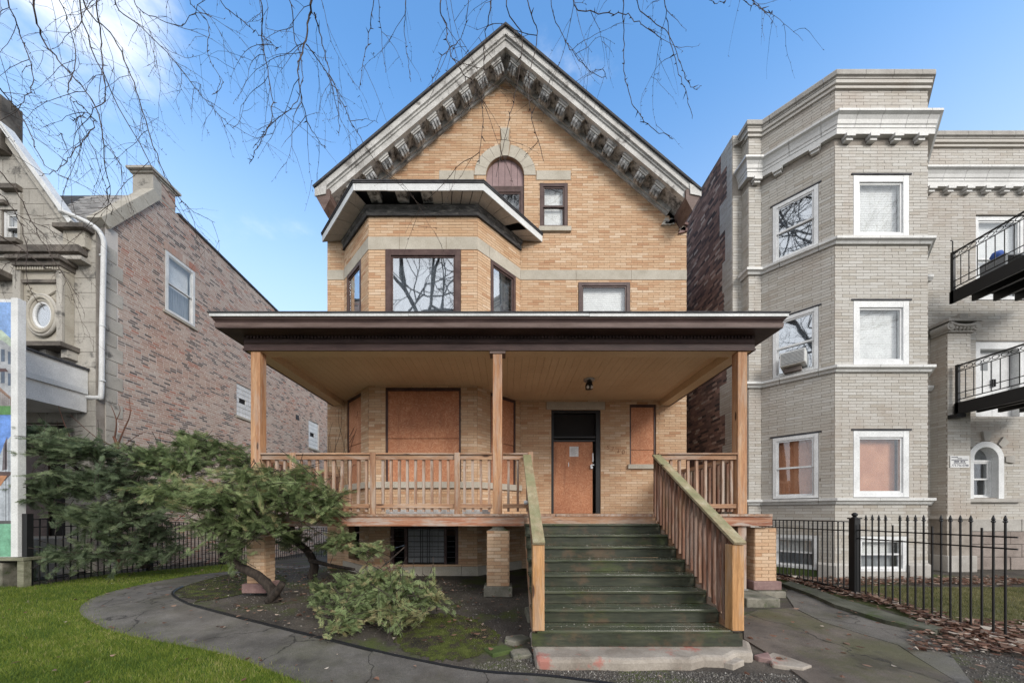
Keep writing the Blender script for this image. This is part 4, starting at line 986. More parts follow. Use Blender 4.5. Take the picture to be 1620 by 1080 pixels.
# concrete pad and broken flags at the foot of the stairs
pad = build(MB().prism(fz, [(0.33, 3.72), (0.6, 3.685), (0.95, 3.70), (1.3, 3.67), (1.75, 3.70), (2.0, 3.685), (2.18, 3.76), (2.42, 3.74), (2.62, 3.88), (2.80, 3.86), (3.02, 4.22), (2.88, 4.6), (0.32, 4.6)], -0.30, -0.068), 'stair_pad', 'pad', None, 0.045, base=True); tag(pad, 'pale worn concrete pad with red paint traces at the foot of the stairs', 'concrete pad')
def flag(pts, z, h, mat, lab):
    xy = [gp(*p) for p in pts]; zz = min(gz(*p) for p in xy); tag(build(MB().prism(fz, xy, zz-0.04, zz+h), 'broken_stone', mat, None, 0.012, base=True), lab, 'stone')
flag([(1130, 1052), (1128, 1042), (1160, 1045), (1178, 1052), (1160, 1060)], 0, 0.07, 'pad', 'small pale broken slab at the right corner of the stair pad')
flag([(1212, 1040), (1222, 1034), (1250, 1044), (1285, 1058), (1270, 1063), (1222, 1056)], 0, 0.05, 'pad', 'long pale broken slab lying right of the stair pad')
flag([(1192, 1042), (1215, 1036), (1222, 1050), (1200, 1046)], 0, 0.06, 'wallstone', 'small reddish broken slab right of the stair pad')
flag([(800, 1010), (826, 1006), (840, 1014), (815, 1022), (798, 1018)], 0, 0.06, 'block', 'flat grey stone left of the stair foot, nearest the newel')
flag([(765, 1028), (800, 1022), (812, 1032), (780, 1040)], 0, 0.05, 'mossblock', 'flat mossy stone in the dirt left of the stair pad')
flag([(805, 1030), (835, 1026), (842, 1040), (812, 1044)], 0, 0.045, 'block', 'cracked grey flagstone touching the left end of the stair pad')
flag([(830, 968), (852, 960), (850, 985), (835, 985)], 0, 0.12, 'block', 'dark stone block under the left stair rail')

# black edging strip between path and bed
em = MB(); ip = inner[12:]; 
em.tube([(x, y+0.02, gz(x, y)+0.02) for x, y in ip], 0.022, 5); tag(build(em, 'edging_strip', 'iron', None), 'black edging strip along the inner side of the curved path', 'edging')

MAT['gstone'] = mottled('grey limestone coping', (0.31, 0.29, 0.265), (0.42, 0.40, 0.37), 2.0, 0.8)
MAT['basestone'] = mottled('brown grey base stone', (0.20, 0.165, 0.145), (0.30, 0.255, 0.23), 2.5, 0.9)
# ================================================================== GREY BRICK APARTMENT BUILDING
GB = thing('apartment_building', (9, 9, 0), 'three storey pale grey brick apartment building with a bay and white cornice', 'building')
ZT = 11.62
g_strip0 = Fr((6.08, 9.15, 0), (1, 0, 0)); g_side0 = Fr((6.33, 9.15, 0), (0, -1, 0)); g_strip = Fr((6.33, 8.9, 0), (1, 0, 0))
g_fac = Fr((6.66, 8.9, 0), (0.95, -1.0, 0)); g_fr = Fr((7.61, 7.9, 0), (1, 0, 0)); g_rec = Fr((10.95, 9.15, 0), (1, 0, 0))
GLF = math.hypot(0.95, 1.0)
rows_w = [(7.86, 9.32), (4.92, 6.42), (1.86, 3.42)]
front_ops = [rect(0.43, 1.72, a, b) for a, b in rows_w]+[rect(0.52, 1.66, 0.16, 0.98)]
fac_ops = [rect(0.24, 1.11, a, b) for a, b in rows_w]+[rect(0.24, 1.11, 0.16, 0.98)]
def rp(L, z0=0.0, z1=ZT): return [(0, z0), (L, z0), (L, z1), (0, z1)]
rec_ops = [rect(1.65, 3.0, 7.2, 9.5), rect(1.65, 3.0, 4.1, 6.12), rect(1.56, 2.23, 1.92, 2.95), arch(1.895, 2.95, 0.335)]
wm = MB()
wall_face(wm, g_strip0, rp(0.25), []); wall_face(wm, g_side0, rp(0.25), []); wall_face(wm, g_strip, rp(0.33), []); wall_face(wm, g_fac, rp(GLF), fac_ops); wall_face(wm, g_fr, rp(2.16), front_ops)
wall_face(wm, g_rec, rp(7), rec_ops, reveal=0.25)
wm.face([(9.77, 7.9, 0), (10.95, 9.15, 0), (10.95, 9.15, ZT), (9.77, 7.9, ZT)])
wm.face([(6.08, 9.15, ZT-0.3), (6.33, 8.9, ZT-0.3), (6.66, 8.9, ZT-.3), (7.61, 7.9, ZT-.3), (9.77, 7.9, ZT-.3), (10.95, 9.15, ZT-.3), (17.95, 9.15, ZT-.3), (17.95, 24, ZT-.3), (6.08, 24, ZT-.3)])
wm.face([(17.95, 9.15, 0), (17.95, 24, 0), (17.95, 24, ZT), (17.95, 9.15, ZT)]); wm.face([(6.08, 24, 0), (17.95, 24, 0), (17.95, 24, ZT), (6.08, 24, ZT)])
build(wm, 'wall', 'gmortar', GB, fix=False)
GBk = Bricks('gbrick', 0.33, 0.0705, joint=0.008, proud=0.007)
nost = [rect(-1, 20, 0, 0.36)]
for f_, L, o_ in ((g_strip0, 0.25, []), (g_side0, 0.25, []), (g_strip, 0.33, []), (g_fac, GLF, fac_ops), (g_fr, 2.16, front_ops)):
    GBk.wall(f_, rp(L, 0.36), o_+[rect(-1, 20, 10.0, 10.62)], vary=0.012)
GBk.wall(g_rec, rp(4.2, 1.35), rec_ops+[arch(1.895, 2.95, 0.50), rect(1.4, 2.39, 1.8, 2.95)], vary=0.012)
# pilaster on the recessed front
pil = MB().wbox(11.38, 11.98, 8.8, 9.15, 0.4, 6.15); build(pil, 'pilaster', 'gmortar', GB)
g_pil = Fr((11.38, 8.8, 0), (1, 0, 0)); g_pls = Fr((11.38, 9.15, 0), (0, -1, 0))
GBk.wall(g_pil, rp(0.6, 1.35, 6.15), [], vary=0.01); GBk.wall(g_pls, rp(0.35, 1.35, 6.15), [])
GBk.emit(GB, 280, exclude=lambda c: c.z < 1.55 or (9.8 < c.z < 10.7))
# sooty side wall with toothed corner
g_side = Fr((6.08, 24, 0), (0, -1, 0)); SL = 14.85
wm = MB(); wall_face(wm, g_side, rp(SL, 0, 11.35), []); 
for k in range(5): wm.box(g_side, SL-1.0-2.2*k-2.2, SL-1.0-2.2*k, 11.35-0.0, 11.62-0.10*k, -0.25, 0.0)
wm.box(g_side, SL-1.0, SL, 11.35, 11.62, -0.25, 0.0)
build(wm, 'side_wall', 'dmortar', GB, fix=False)
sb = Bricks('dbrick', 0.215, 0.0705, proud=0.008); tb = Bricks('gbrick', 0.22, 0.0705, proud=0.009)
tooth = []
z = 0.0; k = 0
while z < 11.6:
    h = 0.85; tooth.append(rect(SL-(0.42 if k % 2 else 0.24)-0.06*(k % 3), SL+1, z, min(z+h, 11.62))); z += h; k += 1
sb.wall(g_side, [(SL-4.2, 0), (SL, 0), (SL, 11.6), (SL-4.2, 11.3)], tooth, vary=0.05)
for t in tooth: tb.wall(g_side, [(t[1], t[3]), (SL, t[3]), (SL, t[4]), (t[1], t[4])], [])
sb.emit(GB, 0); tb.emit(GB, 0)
# mouldings
full = [(6.33, 9.15), (6.33, 8.9), (6.66, 8.9), (7.61, 7.9), (9.77, 7.9), (10.92, 9.12)]
rec_path = [(11.0, 9.15), (17.9, 9.15)]
crown = [(0.0, 10.30), (0.11, 10.30), (0.11, 10.36), (0.125, 10.38), (0.14, 10.46), (0.17, 10.53), (0.22, 10.57), (0.22, 10.62), (0.0, 10.62)]
for p_ in (full, rec_path):
    blocks(GB, 'cornice_block', 'terra', p_, 0.56, crown)
    build(moulding(MB(), p_, [(0.0, 10.17), (0.10, 10.17), (0.10, 10.298), (0.0, 10.298)]), 'cornice_band', 'terra', GB)
    blocks(GB, 'coping_stone', 'gstone', p_, 0.62, [(-0.2, 11.46), (0.08, 11.46), (0.08, 11.50), (0.115, 11.52), (0.115, 11.62), (0.09, 11.66), (-0.2, 11.66)])
    build(moulding(MB(), p_, [(0.0, 11.28), (0.05, 11.28), (0.05, 11.33), (0.03, 11.34), (0.03, 11.37), (0.07, 11.38), (0.07, 11.455), (0.0, 11.455)]), 'coping_moulding', 'gbrick', GB)
def modillion(fr, a): build(MB().box(fr, a-0.10, a+0.10, 10.09, 10.168, 0.008, 0.14).box(fr, a-0.075, a+0.075, 10.03, 10.089, 0.008, 0.10), 'modillion', 'terra', GB)
for a in (0.25, 0.80, 1.35, 1.90): modillion(g_fr, a)
for a in (0.35, 1.05): modillion(g_fac, a)
modillion(g_strip, 0.16)
for k in range(12): modillion(g_rec, 0.35+k*0.5)
for z in (7.70, 4.76, 1.72):
    blocks(GB, 'sill_course', 'terra', full, 0.9, [(0.0, z), (0.05, z), (0.07, z+0.05), (0.12, z+0.08), (0.12, z+0.14), (0.0, z+0.14)])
    build(moulding(MB(), [(11.0, 9.15), (11.36, 9.15)], [(0.0, z), (0.05, z), (0.10, z+0.08), (0.10, z+0.14), (0.0, z+0.14)]), 'sill_course', 'terra', GB)
blocks(GB, 'plinth_stone', 'gstone', [(6.33, 9.15), (6.33, 8.9), (6.66, 8.9), (6.84, 8.73)], 0.8, [(0.0, -0.1), (0.07, -0.1), (0.07, 0.30), (0.0, 0.36)])
blocks(GB, 'plinth_stone', 'gstone', [(7.42, 8.10), (7.61, 7.9), (8.12, 7.9)], 0.8, [(0.0, -0.1), (0.07, -0.1), (0.07, 0.30), (0.0, 0.36)])
blocks(GB, 'plinth_stone', 'gstone', [(9.28, 7.9), (9.77, 7.9), (10.92, 9.12)], 0.8, [(0.0, -0.1), (0.07, -0.1), (0.07, 0.30), (0.0, 0.36)])
for (fr, a0, a1) in ((g_fac, 0.24, 1.11), (g_fr, 0.52, 1.66)): build(MB().box(fr, a0+0.002, a1-0.002, -0.1, 0.155, -0.1, 0.05), 'plinth_stone', 'mossblock' if fr is g_fac else 'gstone', GB)
# rusticated base of the recessed front
for r_ in range(4):
    z0 = 0.0+r_*0.34
    for k in range(6):
        a0 = 1.03+k*0.75+(r_ % 2)*0.3
        build(MB().box(g_rec, a0+0.006, min(a0+0.744, 6.5), z0+0.006, z0+0.334, -0.02, 0.03+0.02*random.random()), 'base_stone', 'basestone' if r_ < 3 else 'gstone', GB, 0.012)
build(MB().wbox(11.30, 12.06, 8.72, 9.14, 0, 0.42), 'pilaster_base', 'gstone', GB, 0.02)
build(MB().wbox(11.32, 12.04, 8.76, 9.14, 1.36, 1.44), 'pilaster_band', 'gbrick', GB)
# ionic capital
cap = MB(); cap.wbox(11.33, 12.05, 8.74, 9.1, 6.15, 6.21)
for x in (11.36, 12.02):
    cap.lathe((x, 8.70, 6.28), [(0.105, 0.0), (0.10, 0.18), (0.105, 0.36)], 16, axis='y')
    cap.lathe((x, 8.685, 6.28), [(0.06, 0.0), (0.06, 0.02)], 12, axis='y')
cap.tube([(11.34, 8.72, 6.37), (11.5, 8.70, 6.30), (11.69, 8.69, 6.28), (11.88, 8.70, 6.30), (12.04, 8.72, 6.37)], 0.045, 6)
for k in range(5): cap.lathe((11.5+k*0.095, 8.71, 6.22), [(0.01, -0.04), (0.04, 0), (0.02, 0.05)], 8)
cap.wbox(11.27, 12.12, 8.68, 9.12, 6.40, 6.47)
build(cap, 'capital', 'gstone', GB); build(MB().wbox(11.58, 11.80, 8.70, 8.95, 6.47, 6.60), 'capital_block', 'gstone', GB, 0.02)
# windows
for i, (a, b) in enumerate(rows_w):
    wb = ('blind', 'blind', 'orange_blind')[i]
    ww = window(GB, g_fr, 0.435, 1.715, a+0.02, b-0.01, 'vinyl', 0.06, 0.13, i == 2 and False, 'glass', wb)
    window(GB, g_fac, 0.245, 1.105, a+0.02, b-0.01, 'vinyl', 0.05, 0.075, True, 'glass_hi' if i < 2 else 'glass', ('curtain', 'curtain', 'orange_blind')[i])
    for fr, a0, a1 in ((g_fr, 0.38, 1.77), (g_fac, 0.19, 1.16)): build(MB().box(fr, a0, a1, b-0.002, b+0.035, -0.03, 0.022), 'lintel_angle', 'roofing', GB)
window(GB, g_fr, 0.525, 1.655, 0.165, 0.975, 'vinyl', 0.06, 0.08, True, 'glass', 'curtain', upper_back='blind'); window(GB, g_fac, 0.245, 1.105, 0.165, 0.975, 'vinyl', 0.05, 0.075, True, 'glass', 'curtain', upper_back='blind')
window(GB, g_rec, 1.655, 2.995, 7.25, 9.49, 'vinyl', 0.10, 0.10, True, 'glass', 'blind')
dd = build(MB().box(g_rec, 1.655, 1.80, 4.1, 6.11, -0.24, -0.02).box(g_rec, 2.86, 2.995, 4.1, 6.11, -0.24, -0.02).box(g_rec, 1.80, 2.86, 5.92, 6.11, -0.24, -0.022), 'double_door', 'vinyl', GB)
for a0 in (1.805, 2.335):
    lf = build(MB().box(g_rec, a0, a0+0.52, 4.11, 5.91, -0.22, -0.17), 'door_leaf', 'vinyl', dd)
for a in (2.30, 2.36): build(MB().box(g_rec, a-0.012, a+0.012, 4.95, 5.15, -0.17, -0.12), 'handle', 'iron', dd)
build(MB().box(g_rec, 1.95, 2.2, 5.4, 5.62, -0.168, -0.16), 'door_glass', 'grille', dd)
# arched window with stone surround
aw = window(GB, g_rec, 1.565, 2.225, 1.93, 2.95, 'vinyl', 0.18, 0.05, True, 'glass', None)
ts = [math.pi*k/12 for k in range(13)]
build(MB().prism(g_rec, [(1.895+0.335*math.cos(t), 2.95+0.335*math.sin(t)) for t in ts], -0.21, -0.20), 'pane', 'glass_hi', aw)
build(MB().prism(g_rec, [(1.895+0.48*math.cos(t), 2.95+0.48*math.sin(t)) for t in ts]+[(1.895+0.331*math.cos(t), 2.95+0.331*math.sin(t)) for t in reversed(ts)], -0.2, 0.03), 'window_surround', 'vinyl', GB)
for a0, a1 in ((1.42, 1.564), (2.226, 2.37)): build(MB().box(g_rec, a0, a1, 1.9, 2.948, -0.2, 0.03), 'window_surround', 'vinyl', GB)
for t in (0.0, math.pi/4, math.pi/2, 3*math.pi/4, math.pi):
    c, s = math.cos(t), math.sin(t); f = Fr(g_rec.pt(1.895+0.5*c, 2.95+0.5*s, 0), (s, 0, -c), (0, -1, 0), (c, 0, s))
    build(MB().prism(f, [(-0.07, 0.0), (0.07, 0.0), (0.11, 0.24), (-0.11, 0.24)], 0.0, 0.05), 'arch_stone', 'gstone', GB)
build(MB().box(g_rec, 1.32, 2.8, 1.80, 1.895, -0.05, 0.10), 'sill', 'gstone', GB, 0.01)
# balconies: black iron, underside beams
def balcony(z, zt, xl, xr):
    b = build(MB().wbox(xl, xr, 7.35, 8.72, z+0.24, z+0.30), 'balcony', 'iron', GB)
    build(MB().wbox(xl-0.03, xl+0.03, 7.32, 8.75, z, z+0.30), 'side_beam', 'iron', b); build(MB().wbox(xl, xr, 7.29, 7.35, z, z+0.30), 'front_beam', 'iron', b)
    for k in range(4): build(MB().wbox(xl+0.5+k*0.55, xl+0.58+k*0.55, 7.36, 8.72, z+0.06, z+0.235), 'joist', 'iron', b)
    z0, z1 = z+0.38, zt
    for (x0, x1, y0, y1) in ((xl, xl, 7.35, 8.7), (xl, xr, 7.33, 7.33)):
        al = (lambda t: (x0+(x1-x0)*t, y0+(y1-y0)*t))
        for zz, rr in ((z1, 0.024), (z1-0.15, 0.012), (z0+0.16, 0.012), (z0, 0.014)):
            build(MB().tube([(*al(0), zz), (*al(1), zz)], rr, 4), 'rail', 'iron', b)
        n = round(((x1-x0)+(y1-y0))/0.15)
        for k in range(n+1):
            p = al(k/n)
            build(MB().tube([(*p, z0), (*p, z1-0.15)], 0.009, 4), 'bar', 'iron', b)
            if k < n:
                c = al((k+0.5)/n); ux, uy = ((1, 0) if y0 == y1 else (0, 1))
                build(MB().tube([(c[0]+ux*0.062*math.cos(t), c[1]+uy*0.062*math.cos(t), z1-0.078+0.045*math.sin(t)) for t in [2*math.pi*q/12 for q in range(13)]], 0.008, 4, cap=False), 'ring', 'iron', b)
    for (x, y) in ((xl, 8.7), (xl, 7.35)): build(MB().wbox(x-0.03, x+0.03, y-0.03, y+0.03, z, zt+0.03), 'corner_post', 'iron', b)
    return b
balcony(4.02, 5.26, 11.52, 13.9); balcony(6.86, 8.13, 11.40, 13.9)
build(MB().wbox(11.37, 11.6, 8.6, 8.78, 3.93, 4.02), 'bracket', 'iron', GB)
build(MB().tube([(11.42, 8.72, 8.1), (11.42, 8.72, 8.45), (11.34, 8.7, 8.45)], 0.012, 5), 'hook', 'iron', GB)
s_ = thing('blue_bundle', (11.9, 8.2, 7.16), 'round blue bundle on a grey folding chair on the upper black balcony', 'bundle')
build(MB().lathe((11.86, 8.25, 7.75), [(0.02, -0.11), (0.08, -0.08), (0.115, 0), (0.08, 0.08), (0.02, 0.11)], 14), 'ball', 'blue' if 'blue' in MAT else 'grille', s_, smooth=True) if False else None
MAT['blue'] = plain('blue fabric', (0.06, 0.13, 0.45), 0.7)
build(MB().lathe((11.88, 8.25, 7.72), [(0.02, -0.11), (0.08, -0.085), (0.115, 0), (0.08, 0.085), (0.02, 0.11)], 14), 'ball', 'blue', s_, smooth=True)
build(MB().wbox(11.72, 11.78, 8.0, 8.45, 7.16, 7.62).wbox(11.72, 12.2, 8.0, 8.45, 7.55, 7.61), 'chair_frame', 'grille', s_, 0.02)
build(MB().prism(Fr((0, 7.6, 0), (1, 0, 0), (0, 1, 0), (0, 0, 1)), [(12.0, 7.17), (13.6, 7.17), (13.6, 7.75), (12.3, 7.62)], 0, 0.05), 'cushion', 'grille', s_, 0.02)
# the sign
sg = thing('rental_sign', (11.68, 8.775, 2.83), 'small white rental sign with a phone number on the grey brick pilaster', 'sign')
f = Fr((11.68, 8.788, 2.835), (1, 0, 0)); build(MB().box(f, -0.245, 0.245, -0.15, 0.15, 0, 0.012), 'panel', 'paper', sg)
text('phone_number', '773-756-0788', 0.078, (11.68, 8.774, 2.735), 'ink', sg, ext=0.001)
for z_, a0, a1, h in ((0.115, -0.22, -0.05, 0.02), (0.08, -0.06, 0.05, 0.018), (0.045, -0.22, 0.21, 0.02), (-0.045, -0.16, 0.15, 0.018)):
    ln = MB(); x = a0
    while x < a1: wdt = 0.012+0.02*random.random(); ln.box(f, x, min(x+wdt, a1), z_-h/2, z_+h/2, 0.0135, 0.0142); x += wdt+0.006
    build(ln, 'print', 'ink', sg)
ln = MB()
for a0, a1 in ((-0.15, -0.02), (0.01, 0.07), (0.085, 0.13)): ln.box(f, a0, a1, -0.015, 0.018, 0.0135, 0.0142)
build(ln, 'print', 'ink', sg)
tag(build(MB().box(g_pil, 0.63, 0.73, 2.93, 3.04, -0.3, -0.16), 'junction_box', 'stone', None), 'small pale electrical box right of the rental sign', 'box')
# air conditioner in the second floor side window
aq = P(1265, 577, 8.52); ac = thing('air_conditioner', g_fac.pt(0.66, 5.02, 0.15), 'white window air conditioner resting on a brick in the second floor window', 'air conditioner')
f = Fr(g_fac.pt(0.66, 5.0, 0.0), g_fac.u)
build(MB().box(f, -0.24, 0.24, 0.09, 0.42, -0.25, 0.30), 'case', 'ac', ac, 0.015); build(MB().box(f, -0.21, 0.21, 0.12, 0.39, 0.302, 0.31), 'grille', 'grille', ac)
sl = MB()
for k in range(8): sl.box(f, -0.21, 0.21, 0.135+k*0.032, 0.145+k*0.032, 0.311, 0.318)
build(sl, 'slats', 'ac', ac)
tag(build(MB().box(f, -0.18, 0.15, -0.03, 0.085, -0.02, 0.16), 'loose_brick', 'rbrick', None), 'red brick propping the white air conditioner', 'brick')

# ================================================================== LEFT: OLD STONE FRONTED HOUSE
LH = thing('stone_fronted_house', (-12, 9.2, 0), 'old house with a stained limestone front and a red brick side wall', 'house')
XW = -10.8
lw = Fr((XW, 9.2, 0), (0, 1, 0)); 
lpoly = [(0, -1), (11.6, -1), (11.6, 8.25), (8.4, 8.25), (8.4, 10.92), (1.60, 11.35), (1.35, 11.3), (0.0, 9.25)]
lops = [rect(1.62, 2.66, 7.95, 9.88), rect(4.5, 5.35, 5.45, 6.75), rect(9.5, 10.5, 5.15, 6.65)]
wm = MB(); wall_face(wm, lw, lpoly, lops); wm.face([(XW, 20.8, -1), (-20, 20.8, -1), (-20, 20.8, 8.2), (XW, 20.8, 8.2)]).face([(-20, 9.2, -1), (-20, 20.8, -1), (-20, 20.8, 9.2), (-20, 9.2, 9.2)])
wm.face([(XW, 10.6, 10.9), (XW, 17.6, 10.9), (-20, 17.6, 10.9), (-20, 10.6, 10.9)]).face([(XW, 17.6, 8.2), (XW, 20.8, 8.2), (-20, 20.8, 8.2), (-20, 17.6, 8.2)]).face([(XW, 17.6, 8.2), (-20, 17.6, 8.2), (-20, 17.6, 10.9), (XW, 17.6, 10.9)])
build(wm, 'side_wall', 'rmortar', LH, fix=False)
RB = Bricks('rbrick', 0.215, 0.068, joint=0.018, proud=0.006)
RB.wall(lw, lpoly, lops+[rect(-1, 0.30, -1, 9.3)], vary=0.06); RB.emit(LH, 280, exclude=lambda c: c.z < 2.9 or c.y > 12.5)
# corner quoins
for k in range(24):
    z0 = -0.1+k*0.385
    if z0 > 8.6: break
    L = 0.42 if k % 2 else 0.27
    build(MB().box(lw, 0.0, L, z0+0.006, z0+0.379, -0.1, 0.02), 'quoin', 'stone_dirty', LH, 0.01)
cp = [(1.42, 11.37), (1.32, 11.33), (-0.05, 9.26)]
for (a, b) in zip(cp[1:], cp[2:]):
    v = Vector((0, a[0]-b[0], a[1]-b[1])); f = Fr(lw.pt(b[0], b[1], 0), v, (1, 0, 0), Vector((0, -v.z, v.y)))
    for k in range(4): build(MB().box(f, v.length*k/4+0.004, v.length*(k+1)/4-0.004, -0.12, 0.14, -0.32, 0.09), 'coping_stone', 'stone', LH, 0.01)
for k in range(7):
    a0, a1 = 2.05+k*0.9, 2.05+(k+1)*0.9-0.01; zz = 11.35-(a0-1.6)*0.0632
    build(MB().prism(lw, [(a0, zz+0.0), (a1, zz-0.057), (a1, zz+0.02), (a0, zz+0.077)], -0.3, 0.05), 'coping_tile', 'roofing', LH)
for k in range(3): build(MB().box(lw, 8.42+k*1.05, 8.42+k*1.05+1.04, 8.25, 8.33, -0.3, 0.05), 'coping_tile', 'roofing', LH)
chm = build(MB().box(lw, 1.25, 1.95, 11.30, 11.95, -0.62, 0.012), 'chimney', 'stone_dirty', LH)
build(MB().box(lw, 1.12, 2.08, 11.96, 12.03, -0.70, 0.09).box(lw, 1.20, 2.0, 11.90, 11.958, -0.66, 0.045), 'chimney_cap', 'stone_dirty', chm)
cbk = Bricks('rbrick', 0.215, 0.068); cbk.wall(Fr((XW+0.013, 9.2, 0), (0, 1, 0)), [(1.5, 11.36), (1.94, 11.36), (1.94, 11.86), (1.5, 11.86)], []); cbk.emit(chm, 0)
window(LH, lw, 1.63, 2.65, 7.96, 9.86, 'white', 0.05, 0.085, True, 'glass', 'curtain', upper_back='blind')
build(MB().box(lw, 1.55, 2.72, 7.86, 7.945, -0.1, 0.05), 'sill', 'stone', LH)
rl = MB()
for k in range(9): build(MB().box(lw, 1.60+k*0.12, 1.60+k*0.12+0.108, 9.885, 10.10, -0.05, 0.016), 'soldier_brick', 'rbrick', LH, fix=False)
for a0, a1, z0, z1 in ((4.5, 5.35, 5.45, 6.75), (9.5, 10.5, 5.15, 6.65)):
    w0 = build(MB().box(lw, a0, a1, z0, z1, -0.14, -0.09), 'glass_block_window', 'rmortar', LH)
    nx, nz = 5, 7
    for i in range(nx):
        for j in range(nz):
            if (i in (1, 2)) and j == 3: continue
            build(MB().box(lw, a0+(a1-a0)*i/nx+0.008, a0+(a1-a0)*(i+1)/nx-0.008, z0+(z1-z0)*j/nz+0.008, z0+(z1-z0)*(j+1)/nz-0.008, -0.089, -0.03), 'glass_block', 'vinyl', w0)
    build(MB().box(lw, a0+(a1-a0)*0.2, a0+(a1-a0)*0.6, z0+(z1-z0)*3/nz+0.01, z0+(z1-z0)*4/nz-0.01, -0.09, -0.06), 'vent', 'dark', w0)
    build(MB().box(lw, a0-0.05, a1+0.05, z0-0.09, z0-0.003, -0.1, 0.05), 'sill', 'stone', LH)
build(MB().box(lw, 8.35, 8.6, 6.35, 6.6, -0.03, 0.02), 'vent', 'roofing', LH)
# ashlar front
lf_ = Fr((-17, 9.0, 0), (1, 0, 0)); AX = lambda X: X+17
rk = lambda X: 11.10-(X+12.80)*1.40                  # the raking gable edge
fpoly = [(0, -0.5), (AX(XW), -0.5), (AX(XW), 9.0), (AX(-11.28), 9.0), (AX(-12.80), 11.15), (AX(-13.6), 12.0), (0, 12.0)]
fops = [rect(AX(-13.28), AX(-12.80), 8.68, 9.5), rect(AX(-16), AX(-11.6), 0.9, 3.9)]
wm = MB(); wall_face(wm, lf_, fpoly, fops, reveal=0.25); wm.box(Fr((XW, 9.2, 0), (0, -1, 0)), 0, 0.2, -0.5, 9.0, 0, 0.0) if False else None
wm.face([(XW, 9.0, -0.5), (XW, 9.2, -0.5), (XW, 9.2, 9.2), (XW, 9.0, 9.0)])
build(wm, 'front_wall', 'gmortar', LH, fix=False)
ab = Bricks('stone_dirty', 0.82, 0.39, joint=0.010, proud=0.012)
ab.wall(lf_, [(1.5, -0.1), (AX(XW), -0.1), (AX(XW), 9.0), (AX(-11.28), 9.0), (AX(-12.80), 11.15), (AX(-13.6), 12.0), (1.5, 12.0)], fops+[rect(AX(-12.62), AX(-11.36), 5.8, 8.05)], vary=0.1); ab.emit(LH, 150)
window(LH, lf_, AX(-13.27), AX(-12.81), 8.69, 9.49, 'white', 0.1, 0.06, True, 'glass', 'blind')
def ledge(x0, x1, z0, z1, pr, mat='stone_dark'): return build(MB().box(lf_, AX(x0), AX(x1), z0, z1, 0.0, pr), 'ledge', mat, LH, 0.01)
ledge(-13.4, -12.70, 8.55, 8.66, 0.16); ledge(-13.2, -12.72, 9.95, 10.08, 0.14); ledge(-16, -13.1, 9.60, 9.70, 0.10)
build(MB().box(lf_, AX(-12.79), AX(-12.72), 8.67, 9.9, 0.0, 0.06), 'pilaster_strip', 'stone_dirty', LH)
build(MB().box(lf_, AX(-13.8), AX(-13.0), 10.9, 12.3, -0.2, 0.22), 'gable_pier', 'stone_dark', LH, 0.02)
ledge(-16, -11.0, 8.24, 8.42, 0.22); ledge(-16, -11.1, 8.16, 8.238, 0.12, 'stone_dirty')
ledge(-12.62, -11.25, 7.92, 8.02, 0.42); ledge(-12.55, -11.32, 7.80, 7.918, 0.34, 'stone_dark')
for k in range(19): build(MB().box(lf_, AX(-12.52+k*0.063), AX(-12.52+k*0.063+0.035), 7.72, 7.798, 0.0, 0.30), 'dentil', 'stone', LH)
ledge(-16, -12.9, 7.6, 7.75, 0.3)
ped = build(MB().box(lf_, AX(-11.5), AX(-10.93), 8.42, 8.84, -0.1, 0.14), 'pedestal', 'stone', LH, 0.01); build(MB().box(lf_, AX(-11.62), AX(-10.82), 8.842, 8.95, -0.1, 0.26), 'pedestal_cap', 'stone_dark', ped); build(MB().box(lf_, AX(-11.55), AX(-10.9), 8.02, 8.05, 0, 0.25).box(lf_, AX(-11.5), AX(-10.95), 8.051, 8.15, 0, 0.2), 'pedestal_base', 'stone_dirty', ped)
# panel with the oval window
pf = Fr((-17, 8.78, 0), (1, 0, 0)); ocx, ocz = AX(-11.88), 6.58
pn = build(MB().box(pf, AX(-12.62), AX(-11.36), 5.86, 7.72, -0.21, -0.02), 'panel', 'stone', LH)
for a0, a1, z0, z1 in ((-12.62, -12.42, 5.9, 7.72), (-11.5, -11.36, 5.9, 7.72)): build(MB().box(pf, AX(a0), AX(a1), z0, z1, -0.019, 0.05), 'panel_stile', 'stone_dirty', pn, 0.01)
build(MB().box(pf, AX(-12.42), AX(-11.5), 7.42, 7.50, -0.019, 0.03), 'panel_moulding', 'stone_dark', pn)
for rr, dz, mt in ((0.46, 0.05, 'stone_dirty'), (0.40, 0.075, 'stone'), (0.34, 0.04, 'stone'), (0.285, 0.02, 'white')):
    build(MB().tube([(pf.pt(ocx+rr*0.82*math.cos(t), ocz+rr*1.12*math.sin(t), dz-0.02)) for t in [2*math.pi*q/40 for q in range(41)]], 0.04, 8, cap=False), 'oval_moulding', mt, pn, smooth=True)
build(MB().prism(pf, [(ocx+0.26*0.82*math.cos(t), ocz+0.26*1.12*math.sin(t)) for t in [2*math.pi*q/32 for q in range(32)]], -0.018, -0.008), 'pane', 'glass_hi', pn)
build(MB().prism(pf, [(ocx+0.26*0.82*math.cos(t), ocz+0.26*1.12*math.sin(t)) for t in [2*math.pi*q/32 for q in range(32)]], -0.0195, -0.0185), 'room_shade', 'dark', pn)  # near-black disc stands in for the unlit room behind the pane
gar = MB(); gar.tube([pf.pt(ocx-0.36+0.72*t, 7.26-0.16*math.sin(math.pi*t), 0.0) for t in [k/12 for k in range(13)]], [0.018+0.016*math.sin(math.pi*k/12) for k in range(13)], 6)
for s in (-0.37, 0.37):
    for k in range(7): gar.lathe(pf.pt(ocx+s+random.uniform(-.05, .05), 7.30-0.07*k, 0.0), [(0.005, -0.03), (0.032, 0), (0.005, 0.03)], 6)
build(gar, 'garland', 'stone', pn)
